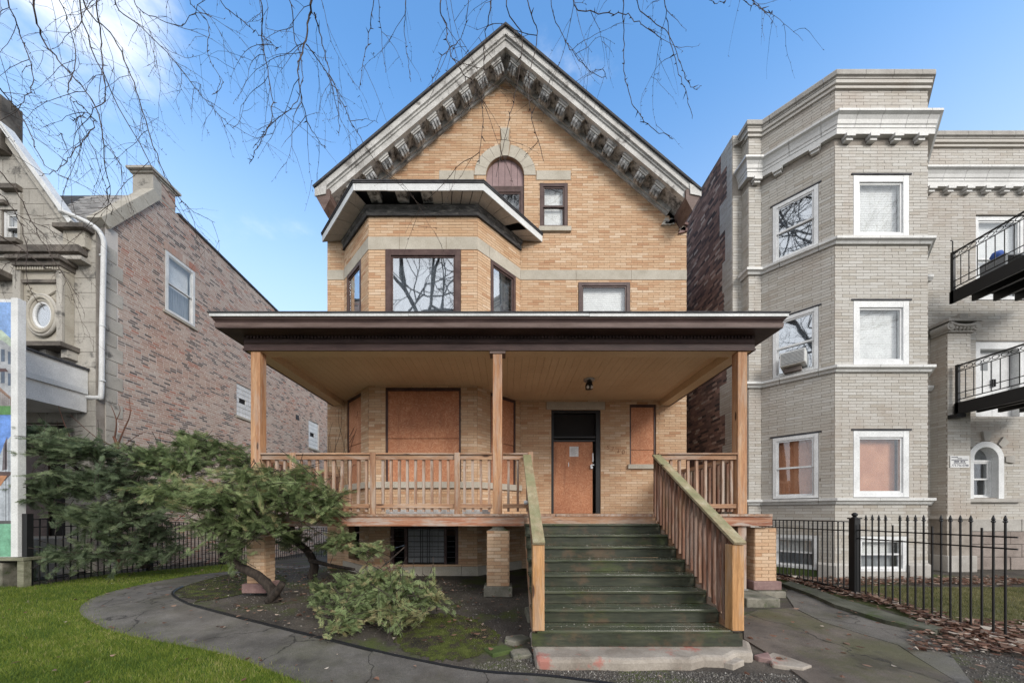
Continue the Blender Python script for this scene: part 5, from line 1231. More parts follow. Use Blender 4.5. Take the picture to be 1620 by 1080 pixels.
ledge(-12.75, -11.2, 5.72, 5.84, 0.42)
for x in (-12.52, -11.97, -11.42): build(MB().box(lf_, AX(x), AX(x+0.17), 5.50, 5.718, 0.0, 0.24), 'corbel', 'stone_dirty', LH, 0.01)
ledge(-16, -10.95, 5.25, 5.32, 0.05, 'stone_dark')
# white raking trim, steep shingled roof behind
rv = Vector((1.52, 0, -2.13)); rf_ = Fr((-12.80, 8.92, 11.12), rv, (0, -1, 0), Vector((2.13, 0, 1.52)))
build(MB().box(rf_, -1.0, rv.length+0.02, 0.0, 0.11, -0.12, 0.14), 'raking_trim', 'white', LH, 0.01); build(MB().box(rf_, -1.0, rv.length, -0.16, -0.003, -0.1, 0.05), 'raking_stone', 'stone_dirty', LH)
shm = MB(); NS = 26
base_ = MB().face([(-16, 9.05, 9.0), (-11.1, 9.05, 9.0), (-11.1, 10.55, 11.32), (-16, 10.55, 11.32)]); build(base_, 'roof', 'roofing', LH)
rn = Fr((0, 9.03, 8.95), (1, 0, 0), None, (0, 1.5, 2.33)); sl_ = math.hypot(1.5, 2.35)/NS
for j in range(NS):
    x = -12.9+ (j % 2)*0.1
    while x < -11.08:
        flare = 0.0
        c0 = 0.012; shm.box(rn, x+0.004, min(x+0.2, -11.08)-0.004, j*sl_-0.01, j*sl_+sl_*1.1, -0.01, 0.014+0.014*random.random(), random.random()); x += 0.2
build(shm, 'shingles', 'shingle', LH, kind='stuff')
# porch of the stone house
lp_ = build(MB().wbox(-16, -10.98, 6.6, 8.97, 4.75, 5.25), 'porch_roof', 'white', LH)
build(MB().wbox(-16, -10.93, 6.5, 8.96, 5.252, 5.30), 'porch_roof_edge', 'roofing', lp_); build(MB().wbox(-16, -10.95, 6.56, 8.95, 4.62, 4.748), 'porch_moulding', 'alum', lp_); build(MB().wbox(-16, -11.0, 6.65, 8.96, 4.15, 4.618), 'porch_beam', 'white', lp_)
build(MB().wbox(-11.45, -11.05, 6.9, 7.3, 0.0, 4.15), 'porch_column', 'stone_dirty', LH, 0.02)
build(MB().box(lf_, AX(-16), AX(-11.6), 0.9, 3.9, -0.6, -0.3), 'porch_shade_block', 'dark', LH)  # near-black block stands in for the shade inside the porch
ld = build(MB().box(lf_, AX(-13.6), AX(-12.4), 0.9, 3.4, -0.29, -0.25), 'door', 'winframe', LH)
build(MB().wbox(-16, -11.0, 6.9, 8.98, 0.0, 0.9), 'porch_base', 'stone_dirty', LH)
# downspout
dpts = curve_pts([(-11.42, 8.74, 9.25), (-11.1, 8.85, 9.16), (-10.80, 8.98, 9.02), (-10.66, 9.04, 8.75), (-10.66, 9.05, 8.3), (-10.70, 9.05, 6.3), (-10.72, 9.05, 4.72), (-10.78, 9.02, 4.56), (-11.02, 8.97, 4.56)], 6)
build(MB().tube(dpts, 0.055, 10), 'downspout', 'white', LH, smooth=True)
for z in (8.3, 6.45, 5.0): build(MB().lathe((-10.69, 9.05, z), [(0.064, 0), (0.064, 0.035)], 10), 'downspout_strap', 'alum', LH)

# ================================================================== IRON FENCES
def picket(x, y, zb, zt, par, finial=True):
    key = ('picket', round(zt-zb, 2), finial)
    if key not in BCACHE:
        m = MB(); r = 0.0082; m.wbox(x-r, x+r, y-r, y+r, zb, zt)
        if finial:
            m.lathe((x, y, zt), [(0.012, 0.0), (0.022, 0.012), (0.012, 0.025), (0.018, 0.045), (0.004, 0.10)], 6)
            m.wbox(x-0.028, x+0.028, y-0.006, y+0.006, zt+0.012, zt+0.026)
        o = build(m, 'picket', 'iron', par); BCACHE[key] = o; BC0[key] = WLOC[o.name]-Vector((x, y, zb)); return o
    o = copy_at(BCACHE[key], Vector((x, y, zb))+BC0[key], par); o.rotation_euler = (random.uniform(-.008, .008), random.uniform(-.006, .006), 0); return o
FX = 6.42
fence = thing('iron_fence', (FX, 6.3, 0), 'black iron picket fence along the leafy strip before the grey apartment building', 'fence')
for (y0, y1) in ((6.32, 8.6), (4.35, 6.24)):
    n = round((y1-y0)/0.108)
    for k in range(n):
        y = y0+(k+0.5)*(y1-y0)/n; x = FX+(0.05*(4.9-y) if y < 4.9 else 0)
        far = y > 6.3
        short = (k % 5 == 2) and not far
        picket(x, y, gz(x, y)+0.0, 1.36 if far else (1.31 if short else 1.38), fence, finial=not far and not short)
for (y0, y1, zz) in ((6.3, 8.65, 1.35), (6.3, 8.65, 1.18), (4.3, 6.26, 1.20), (4.3, 6.26, 1.05), (6.3, 8.65, 0.06), (4.3, 6.26, 0.05)):
    dz = gz(FX, y0)-gz(FX, y1) if zz < 0.5 else 0.02
    build(MB().tube([(FX+(0.05*(4.9-y0) if y0 < 4.9 else 0), y0, zz+(gz(FX, y0) if zz < 0.5 else 0)), (FX, min(4.9, y1) if y0 < 4.9 else (y0+y1)/2, zz+(gz(FX, 4.9) if zz < 0.5 else 0)), (FX, y1, zz+(gz(FX, y1) if zz < 0.5 else 0))], 0.014, 4), 'rail', 'iron', fence)
build(MB().wbox(FX-0.012, FX+0.012, 6.3, 8.65, -0.02, 0.10), 'bottom_plate', 'iron', fence)
p_ = build(MB().wbox(FX-0.055, FX+0.055, 6.225, 6.335, -0.1, 1.40), 'gate_post', 'iron', fence, 0.004)
build(MB().wbox(FX-0.07, FX+0.07, 6.21, 6.35, 1.40, 1.425).lathe((FX, 6.28, 1.425), [(0.05, 0), (0.025, 0.02), (0.045, 0.045), (0.045, 0.07), (0.015, 0.095)], 12), 'post_cap', 'iron', p_)
lfence = thing('iron_fence', (-9.8, 9, gz(-9.8, 9)), 'black iron picket fence behind the junipers beside the old red brick wall', 'fence')
fpath = [(-9.8, 7.02), (-9.8, 16.5)]
n = 74
for k in range(n):
    y = 7.05+k*0.128; zb = gz(-9.8, y)
    picket(-9.8, y, zb, zb+1.40, lfence, finial=False)
for h in (0.10, 1.22, 1.38):
    build(MB().tube([(-9.8, y, gz(-9.8, y)+h) for y in [7.0+q*0.5 for q in range(20)]], 0.014, 4), 'rail', 'iron', lfence)
for y in (7.0, 9.4, 11.8, 14.2): build(MB().wbox(-9.85, -9.75, y-0.05, y+0.05, gz(-9.8, y)-0.1, gz(-9.8, y)+1.5), 'post', 'iron', lfence)
# back gate between the two houses
for k in range(42):
    x = -9.7+k*0.113; zb = gz(x, 16.5); picket(x, 16.5, zb, zb+1.40, lfence, finial=False)
for h in (0.1, 1.38): build(MB().tube([(-9.8, 16.5, gz(-9, 16.5)+h), (-5.0, 16.5, gz(-6, 16.5)+h)], 0.014, 4), 'rail', 'iron', lfence)

# ================================================================== SIGNBOARD
sbd = thing('signboard', (-11, 6.95, 0.6), 'tall picture signboard with white edge at the left border of the lawn', 'signboard')
SBX = -9.87
build(MB().wbox(-13.4, SBX-0.14, 6.93, 7.0, 0.62, 5.85), 'panel', 'paper', sbd)
build(MB().wbox(SBX-0.14, SBX, 6.90, 7.03, 0.62, 5.86), 'edge_board', 'white', sbd, 0.01)
PRM = {}
def pr(poly, col, lay, tex=0.25):
    if col not in PRM: PRM[col] = mottled('print colour', tuple(c*(1-tex) for c in col), tuple(min(1, c*(1+tex)) for c in col), 6, 0.5, fine=30)
    f = Fr((0, 6.93, 0), (1, 0, 0)); pts = [(P(x, y, 6.93).x, P(x, y, 6.93).z) for x, y in poly]
    build(MB().prism(f, pts, 0.001+0.0015*lay, 0.002+0.0015*lay), 'print', PRM[col], sbd)
L0 = -243
pr([(L0, 478), (22.5, 478), (22.5, 655), (L0, 655)], (0.20, 0.33, 0.60), 0)
pr([(L0, 536), (4, 530), (18, 540), (22, 552), (22.5, 655), (L0, 655)], (0.34, 0.35, 0.37), 1)
pr([(L0, 526), (3, 522), (18, 536), (22, 546), (22, 552), (4, 538), (L0, 538)], (0.42, 0.50, 0.40), 2)
for x, y in ((2, 552), (13, 556), (2, 586), (13, 590)): pr([(x, y), (x+6, y+1), (x+6, y+20), (x, y+20)], (0.10, 0.13, 0.18), 2)
pr([(L0, 575), (10, 583), (14, 588), (L0, 592)], (0.10, 0.06, 0.06), 3)
pr([(L0, 612), (0, 612), (22, 632), (22, 636), (0, 618), (L0, 618)], (0.25, 0.16, 0.12), 3)
for k in range(7): pr([(k*3.2, 616+k*2.6), (k*3.2+1.2, 617+k*2.6), (k*3.2+1.2, 642), (k*3.2, 642)], (0.20, 0.13, 0.10), 3)
pr([(L0, 640), (22.5, 642), (22.5, 656), (L0, 656)], (0.09, 0.22, 0.07), 4)
pr([(L0, 656), (22.5, 656), (22.5, 825), (L0, 825)], (0.13, 0.26, 0.62), 0)
pr([(L0, 700), (0, 720), (8, 700), (22.5, 684), (22.5, 825), (L0, 825)], (0.40, 0.43, 0.47), 1)
pr([(6, 704), (12, 690), (12, 742), (4, 744)], (0.13, 0.11, 0.12), 2)
for x in (9, 14, 19): pr([(x, 700), (x+1.3, 699), (x+1.3, 825), (x, 825)], (0.18, 0.19, 0.21), 2)
pr([(L0, 741), (22, 746), (8, 760), (L0, 775)], (0.09, 0.055, 0.05), 3)
pr([(L0, 752), (12, 752), (2, 768), (L0, 776)], (0.42, 0.2, 0.1), 4)
pr([(L0, 823), (22.5, 823), (22.5, 828), (L0, 828)], (0.08, 0.08, 0.08), 3)
pr([(L0, 828), (22.5, 828), (22.5, 880), (L0, 880)], (0.16, 0.36, 0.24), 0)
MAT['oldwood'] = mottled('old mossy plank', (0.12, 0.12, 0.075), (0.28, 0.27, 0.20), 3, 0.9, stretch=(0.6, 3, 3))
bx = thing('wooden_plinth', (-10.5, 7.1, 0), 'low grey weathered wooden frame under the tall signboard', 'plinth')
build(MB().wbox(-13.5, SBX+0.17, 6.86, 7.3, 0.55, 0.615), 'top_plank', 'oldwood', bx, 0.006); build(MB().wbox(SBX+0.02, SBX+0.15, 6.88, 7.0, -0.02, 0.548), 'leg', 'oldwood', bx, 0.006)
build(MB().wbox(-12.2, SBX-0.35, 6.92, 7.25, -0.02, 0.50), 'inner_box', 'block', bx, 0.02)

# ================================================================== VEGETATION HELPERS
def spray_template(n=15, L=1.0, rs=3, needles=1.0):
    """a flat feathery spray of unit length along +x: stem and two rows of drooping fine branchlets"""
    r = np.random.default_rng(rs); V, Fc = [], []
    def kite(p, d, w, l):
        d = d/np.linalg.norm(d); s = np.cross(d, [0, 0, 1.0]); s = s/(np.linalg.norm(s)+1e-9)
        i = len(V); m = p+d*l*0.42; V.extend([p, m+s*w, p+d*l+np.array([0, 0, -0.12*l]), m-s*w]); Fc.append((i, i+1, i+2, i+3))
    for k in range(n):
        t = (k+0.6)/n; p = np.array([t*0.8, 0, -0.10*t*t])
        for sd in (-1, 1):
            a = R(r.uniform(28, 55))*sd; l = (0.40-0.24*t)*r.uniform(0.7, 1.15)
            d = np.array([math.cos(a), math.sin(a), r.uniform(-0.35, 0.25)]); kite(p, d, 0.0095*needles, l*1.15)
            for q in (0.3, 0.5, 0.7):
                a2 = a+R(r.uniform(22, 45))*r.choice([-1, 1]); d2 = np.array([math.cos(a2), math.sin(a2), r.uniform(-0.4, 0.3)])
                kite(p+d/np.linalg.norm(d)*l*q, d2, 0.009*needles, l*0.55)
    kite(np.array([0, 0, 0.0]), np.array([1, 0, -0.05]), 0.012, 1.0)
    return np.array(V), np.array(Fc)
TEMPL = [spray_template(rs=s) for s in (1, 2, 3, 4)]
def foliage(name, mat, clumps, parent, size=(0.16, 0.30), label=None, drop=0.2):
    """clumps: (centre, radii, count, tone)"""
    VV, FF, RR = [], [], []; off = 0
    inner = MB()
    for (c, rad, cnt, tone) in clumps:
        c = np.array(c); rad = np.array(rad); nt_ = max(5, int(cnt*3.1/13))
        for _ in range(nt_):                              # plumes: a twig with a fan of sprays along it
            d = rng.normal(size=3); d[2] = d[2]*0.8+0.1; d /= np.linalg.norm(d); rr = rng.uniform(0.15, 1.0)**0.6
            tip = c+d*rad*rr*1.16
            ax = d*np.array([1, 1, 0.5])+rng.normal(size=3)*0.35+np.array([0, 0, 0.10-drop*0.3]); ax /= np.linalg.norm(ax)
            PL = rng.uniform(0.26, 0.56)*(size[1]/0.27); root = tip-ax*PL
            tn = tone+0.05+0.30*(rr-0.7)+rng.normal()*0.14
            inner.tube([tuple(root-ax*0.12), tuple((root+tip)/2+np.array([0, 0, 0.015])), tuple(tip)], [0.006, 0.004, 0.0015], 3, cap=False)
            for q in range(16):
                t = (q+rng.random())/16; p = root+ax*PL*t*0.95
                e = ax*1.0+rng.normal(size=3)*0.40*(1.1-0.5*t); e /= np.linalg.norm(e)
                if p[2] < gz(p[0], p[1])+0.04: p[2] = gz(p[0], p[1])+0.04+0.06*rng.random(); e[2] = abs(e[2])*0.5
                s = rng.uniform(*size)*0.58*(1.15-0.4*t)
                side = np.cross([0, 0, 1.0], e); side /= np.linalg.norm(side)+1e-9; up = np.cross(e, side)
                roll = rng.normal()*0.6; s2 = side*math.cos(roll)+up*math.sin(roll); u2 = np.cross(e, s2)
                T, Fq = TEMPL[rng.integers(4)]
                M = np.stack([e, s2, u2]); V = (T*s)@M+p
                VV.append(V); FF.append(Fq+off); off += len(T)
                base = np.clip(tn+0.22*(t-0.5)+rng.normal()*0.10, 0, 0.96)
                if rng.random() < 0.008: base = 1.0
                RR.append(np.clip(base+rng.normal(size=len(Fq))*0.07, 0, 1))
    if inner.f: build(inner, 'fine_branches', 'bark', parent, kind='stuff', fix=False)
    V = np.concatenate(VV); Fq = np.concatenate(FF); Rr = np.concatenate(RR)
    me = bpy.data.meshes.new(name); me.vertices.add(len(V)); me.vertices.foreach_set('co', V.ravel().astype(np.float32))
    me.loops.add(Fq.size); me.loops.foreach_set('vertex_index', Fq.ravel().astype(np.int32))
    me.polygons.add(len(Fq)); me.polygons.foreach_set('loop_start', (np.arange(len(Fq))*4).astype(np.int32))
    a = me.attributes.new('rnd', 'FLOAT', 'FACE'); a.data.foreach_set('value', Rr.astype(np.float32)); me.update(); me.validate()
    o = link(name, me, MAT[mat], parent, WLOC[parent.name] if parent else (0, 0, 0))
    if parent: 
        me.transform(Matrix.Translation(-WLOC[parent.name]))
    o['kind'] = 'stuff'; return o
def limb(mb, pts, r0, r1, sides=7, jit=0.0, n=5):
    c = curve_pts([tuple(p) for p in pts], n)
    if jit: c = [c[0]]+[tuple(x+random.uniform(-jit, jit) for x in p) for p in c[1:-1]]+[c[-1]]
    mb.tube(c, [r0+(r1-r0)*k/(len(c)-1) for k in range(len(c))], sides)
def W(px, py, d): return tuple(P(px, py, d))
def clump(px, py, d, rpx, rpy, rd, cnt, tone): return (W(px, py, d), (rpx*d/F, rd, rpy*d/F), cnt, tone)

# ------------------------------------------------------------------ junipers
j1 = thing('juniper', W(432, 948, 5.85), 'spreading juniper leaning over the path on a bent dark trunk', 'juniper')
mb = MB(); limb(mb, [W(436, 952, 5.85), W(428, 930, 5.85), W(405, 908, 5.85), W(375, 893, 5.8), W(366, 868, 5.75), W(372, 835, 5.8), W(400, 800, 5.9)], 0.085, 0.055, 9, 0.006)
limb(mb, [W(425, 950, 5.8), W(438, 935, 5.72), W(447, 922, 5.68)], 0.075, 0.055, 8); limb(mb, [W(372, 835, 5.8), W(340, 800, 5.6), W(280, 790, 5.5)], 0.05, 0.02); limb(mb, [W(400, 800, 5.9), W(450, 780, 5.7), W(520, 790, 5.6)], 0.045, 0.015); limb(mb, [W(368, 855, 5.75), W(330, 830, 5.6), W(300, 820, 5.5)], 0.035, 0.012)
build(mb, 'trunk', 'bark', j1, smooth=True)
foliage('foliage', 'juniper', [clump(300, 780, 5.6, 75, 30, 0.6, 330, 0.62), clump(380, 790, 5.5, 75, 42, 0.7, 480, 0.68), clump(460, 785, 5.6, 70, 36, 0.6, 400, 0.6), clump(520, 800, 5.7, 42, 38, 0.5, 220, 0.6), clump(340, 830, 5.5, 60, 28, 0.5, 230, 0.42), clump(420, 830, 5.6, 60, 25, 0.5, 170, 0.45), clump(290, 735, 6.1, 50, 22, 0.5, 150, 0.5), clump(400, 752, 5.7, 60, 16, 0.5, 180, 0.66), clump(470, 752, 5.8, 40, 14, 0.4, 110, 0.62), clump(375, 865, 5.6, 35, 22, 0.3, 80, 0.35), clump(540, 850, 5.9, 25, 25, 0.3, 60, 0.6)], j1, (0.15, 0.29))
j2 = thing('juniper', W(492, 912, 7.6), 'slim juniper with an upright dark trunk behind the bent one, close to the porch', 'juniper')
mb = MB(); limb(mb, [W(493, 914, 7.7), W(497, 893, 7.7), W(487, 872, 7.6), W(465, 850, 7.5), W(460, 815, 7.4), W(470, 780, 7.2)], 0.10, 0.05, 8, 0.006); limb(mb, [W(490, 885, 7.65), W(520, 893, 7.3), W(560, 900, 6.6)], 0.05, 0.03); limb(mb, [W(462, 840, 7.5), W(430, 820, 7.3), W(410, 780, 7.2)], 0.04, 0.015)
build(mb, 'trunk', 'bark', j2, smooth=True)
foliage('foliage', 'juniper', [clump(330, 715, 7.2, 62, 30, 0.6, 260, 0.5), clump(305, 700, 7.4, 30, 22, 0.5, 120, 0.45), clump(400, 735, 7.2, 55, 22, 0.5, 170, 0.45), clump(460, 850, 7.1, 60, 22, 0.4, 130, 0.55), clump(240, 725, 7.4, 45, 22, 0.5, 170, 0.35), clump(530, 860, 7.0, 30, 18, 0.3, 50, 0.5)], j2, (0.18, 0.34))
j3 = thing('juniper', W(590, 960, 5.2), 'low juniper bush sprawling on the bed in front of the porch', 'juniper')
mb = MB(); limb(mb, [W(560, 925, 5.6), W(590, 940, 5.3), W(640, 930, 5.1)], 0.03, 0.01); limb(mb, [W(560, 925, 5.6), W(570, 960, 5.1), W(600, 975, 4.8)], 0.03, 0.01); limb(mb, [W(575, 925, 5.6), W(612, 890, 5.6), W(640, 865, 5.6)], 0.025, 0.008)
build(mb, 'trunk', 'bark', j3, smooth=True)
mbt = MB()
for k in range(9): 
    a = W(625+random.uniform(-8, 8), 905, 5.3); limb(mbt, [a, tuple(np.array(a)+np.array([random.uniform(-.12, .12), -0.05, random.uniform(.03, .12)])), tuple(np.array(a)+np.array([random.uniform(-.3, .3), -0.05, random.uniform(.02, .14)]))], 0.007, 0.003, 4)
build(mbt, 'dead_twigs', 'redtwig', j3)
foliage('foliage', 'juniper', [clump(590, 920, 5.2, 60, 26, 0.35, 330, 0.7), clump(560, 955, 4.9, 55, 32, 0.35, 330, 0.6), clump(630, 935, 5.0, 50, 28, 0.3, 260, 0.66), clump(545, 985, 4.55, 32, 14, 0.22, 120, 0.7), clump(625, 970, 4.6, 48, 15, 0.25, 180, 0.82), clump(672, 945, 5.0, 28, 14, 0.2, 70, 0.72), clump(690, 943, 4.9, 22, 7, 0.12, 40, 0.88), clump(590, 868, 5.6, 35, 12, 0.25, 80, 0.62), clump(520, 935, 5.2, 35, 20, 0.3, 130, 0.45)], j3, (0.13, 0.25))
j4 = thing('juniper', W(228, 893, 8.4), 'large dark juniper with drooping layers in front of the left fence', 'juniper')
mb = MB(); limb(mb, [W(228, 897, 8.6), W(222, 868, 8.5), W(230, 835, 8.3), W(205, 790, 8.2), W(160, 750, 8.0)], 0.13, 0.06, 9, 0.008); limb(mb, [W(228, 850, 8.4), W(190, 872, 8.0), W(120, 880, 7.5), W(60, 882, 7.2)], 0.05, 0.015); limb(mb, [W(230, 835, 8.3), W(270, 800, 8.0), W(310, 770, 7.6)], 0.05, 0.02); limb(mb, [W(205, 790, 8.2), W(120, 740, 7.8), W(60, 690, 7.5)], 0.05, 0.02)
build(mb, 'trunk', 'bark', j4, smooth=True)
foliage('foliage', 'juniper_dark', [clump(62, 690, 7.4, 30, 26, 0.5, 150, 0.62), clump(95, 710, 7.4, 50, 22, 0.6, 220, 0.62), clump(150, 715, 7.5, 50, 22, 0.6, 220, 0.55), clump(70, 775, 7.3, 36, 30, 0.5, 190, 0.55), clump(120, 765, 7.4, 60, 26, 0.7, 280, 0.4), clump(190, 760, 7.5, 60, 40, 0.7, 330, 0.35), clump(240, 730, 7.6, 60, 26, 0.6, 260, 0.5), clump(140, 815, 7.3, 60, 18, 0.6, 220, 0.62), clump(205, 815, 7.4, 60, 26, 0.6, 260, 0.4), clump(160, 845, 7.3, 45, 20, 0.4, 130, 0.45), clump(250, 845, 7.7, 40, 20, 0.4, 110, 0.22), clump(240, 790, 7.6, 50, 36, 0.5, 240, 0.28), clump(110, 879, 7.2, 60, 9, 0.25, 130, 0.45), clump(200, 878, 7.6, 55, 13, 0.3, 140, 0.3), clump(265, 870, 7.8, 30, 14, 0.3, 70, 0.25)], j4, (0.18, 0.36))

# sapling by the brick wall
sp = thing('sapling', W(190, 760, 8.9), 'bare reddish sapling rising over the junipers by the brick wall', 'sapling')
mb = MB()
limb(mb, [W(187, 900, 9.0), W(188, 780, 9.0), W(186, 712, 9.0), W(180, 690, 9.0)], 0.05, 0.03, 6); limb(mb, [W(186, 705, 9.0), W(196, 680, 8.95), W(206, 655, 8.9), W(204, 628, 8.9)], 0.022, 0.006, 5); limb(mb, [W(181, 695, 9.0), W(184, 665, 9.0), W(175, 640, 9.0)], 0.02, 0.005, 5)
limb(mb, [W(186, 712, 9.0), W(215, 690, 8.9), W(232, 682, 8.8)], 0.012, 0.004, 5); limb(mb, [W(184, 708, 9.0), W(150, 690, 8.8), W(110, 655, 8.6)], 0.014, 0.004, 5); limb(mb, [W(184, 665, 9.0), W(190, 650, 9.0), W(188, 640, 9.0)], 0.01, 0.003, 4); limb(mb, [W(110, 690, 8.4), W(98, 660, 8.4), W(92, 640, 8.4)], 0.012, 0.004, 4)
build(mb, 'stem', 'redtwig', sp)
# dry creeper on the house corner
cr_ = thing('dry_creeper', W(535, 830, 9.2), 'leafless creeper climbing the buff brick corner behind the railing', 'creeper')
mb = MB()
for k in range(9):
    x = 522+random.random()*45; y0 = 800; pts = [W(x, y0, 9.27)]
    yy = y0
    while yy > 640+random.random()*60: yy -= 22; x += random.uniform(-9, 9); pts.append(W(min(max(x, 520), 552), yy, 9.27))
    if len(pts) > 2: limb(mb, pts, 0.008, 0.003, 4)
for (a, b, c) in (((553, 715), (560, 690), (569, 665)), ((553, 700), (563, 685), (572, 690)), ((553, 750), (560, 735), (574, 738)), ((553, 690), (562, 672), (566, 650))): limb(mb, [W(*a, 9.1), W(*b, 8.95), W(*c, 8.8)], 0.007, 0.003, 4)
build(mb, 'stem', 'twig', cr_)

# ------------------------------------------------------------------ overhanging bare tree
tree = thing('bare_tree', (-6.5, -1.2, gz(-6.5, -1.2)), 'leafless tree whose drooping twigs hang across the top of the picture', 'tree')
mb = MB(); limb(mb, [(-6.5, -1.2, -0.3), (-6.4, -1.1, 2.5), (-6.0, -0.7, 5.0), (-5.2, 0.2, 7.6)], 0.34, 0.20, 12, 0.02); build(mb, 'trunk', 'twig', tree, smooth=True)
limbs = [[(-5.2, 0.2, 7.6), (-4.6, 1.6, 8.9), (-3.6, 2.6, 9.6), (-2.0, 3.2, 9.4), (-0.2, 3.4, 8.6), (1.6, 3.5, 8.0)], [(-5.2, 0.2, 7.6), (-5.4, 1.6, 8.4), (-5.6, 2.8, 8.8), (-6.2, 3.6, 8.6)], [(-5.0, 0.6, 8.0), (-4.4, 2.2, 8.6), (-4.0, 3.0, 8.6), (-3.4, 3.6, 8.2)]]
for l in limbs: mb = MB(); limb(mb, l, 0.13, 0.035, 8, 0.03); build(mb, 'limb', 'twig', tree, smooth=True)
fine = MB()
def twig_side(p, dirv, L, r, depth):
    """a crooked side twig with buds"""
    p = np.array(p); d = np.array(dirv)/np.linalg.norm(dirv); n = max(4, int(L/0.07)); pts = [p]
    for k in range(n):
        d = d+rng.normal(size=3)*0.12+np.array([0, 0, -0.10]); d /= np.linalg.norm(d); p = p+d*L/n; pts.append(p)
    fine.tube([tuple(q) for q in pts], [r*(1-0.7*k/n) for k in range(n+1)], 3, cap=False)
    for q in pts[1:]:
        if rng.random() < 0.6:
            b = q+rng.normal(size=3)*0.010; fine.tube([tuple(q), tuple(b)], [r*0.9+0.0008, 0.0008], 3, cap=False)
    if depth > 0:
        for k in range(1, n, 2):
            if rng.random() < 0.6: twig_side(pts[k], d+rng.normal(size=3)*0.8, L*rng.uniform(0.3, 0.6), r*0.65, depth-1)
def hang(pxs, d, r0, r1=0.004, side=1.0, up=True):
    """a hanging branch through points of the photograph at one distance, joined upward to a limb"""
    pts = [np.array(W(x, y, d+0.15*math.sin(k*1.3))) for k, (x, y) in enumerate(pxs)]
    if up:
        a = pts[0]; tgt = min((np.array(q) for l in limbs for q in curve_pts(l, 8)), key=lambda q: np.linalg.norm((q-a)*np.array([1, 1, 0.6])) + (5 if q[2] < a[2]+0.2 else 0))
        pts = [tgt, tgt*0.45+a*0.55+np.array([0, 0, 0.18])]+pts
    c = [np.array(q) for q in curve_pts([tuple(p) for p in pts], 6)]
    for k in range(1, len(c)-1): c[k] = c[k]+rng.normal(size=3)*0.006
    m = MB(); nn = len(c)-1; m.tube([tuple(q) for q in c], [r0+(r1-r0)*(k/nn)**0.8 for k in range(nn+1)], 5, cap=False)
    build(m, 'branch', 'twig', tree, fix=False)
    st = 8 if up else 2
    for k in range(st, nn):
        if rng.random() < 0.42*side:
            t = c[k]-c[k-1]; t = t/(np.linalg.norm(t)+1e-9); twig_side(c[k], t*0.9+rng.normal(size=3)*np.array([0.75, 0.35, 0.5]), rng.uniform(0.25, 0.95), 0.0029, 1)
        elif rng.random() < 0.5: b = c[k]+rng.normal(size=3)*0.02; fine.tube([tuple(c[k]), tuple(b)], [0.006, 0.001], 3, cap=False)
D = 3.2
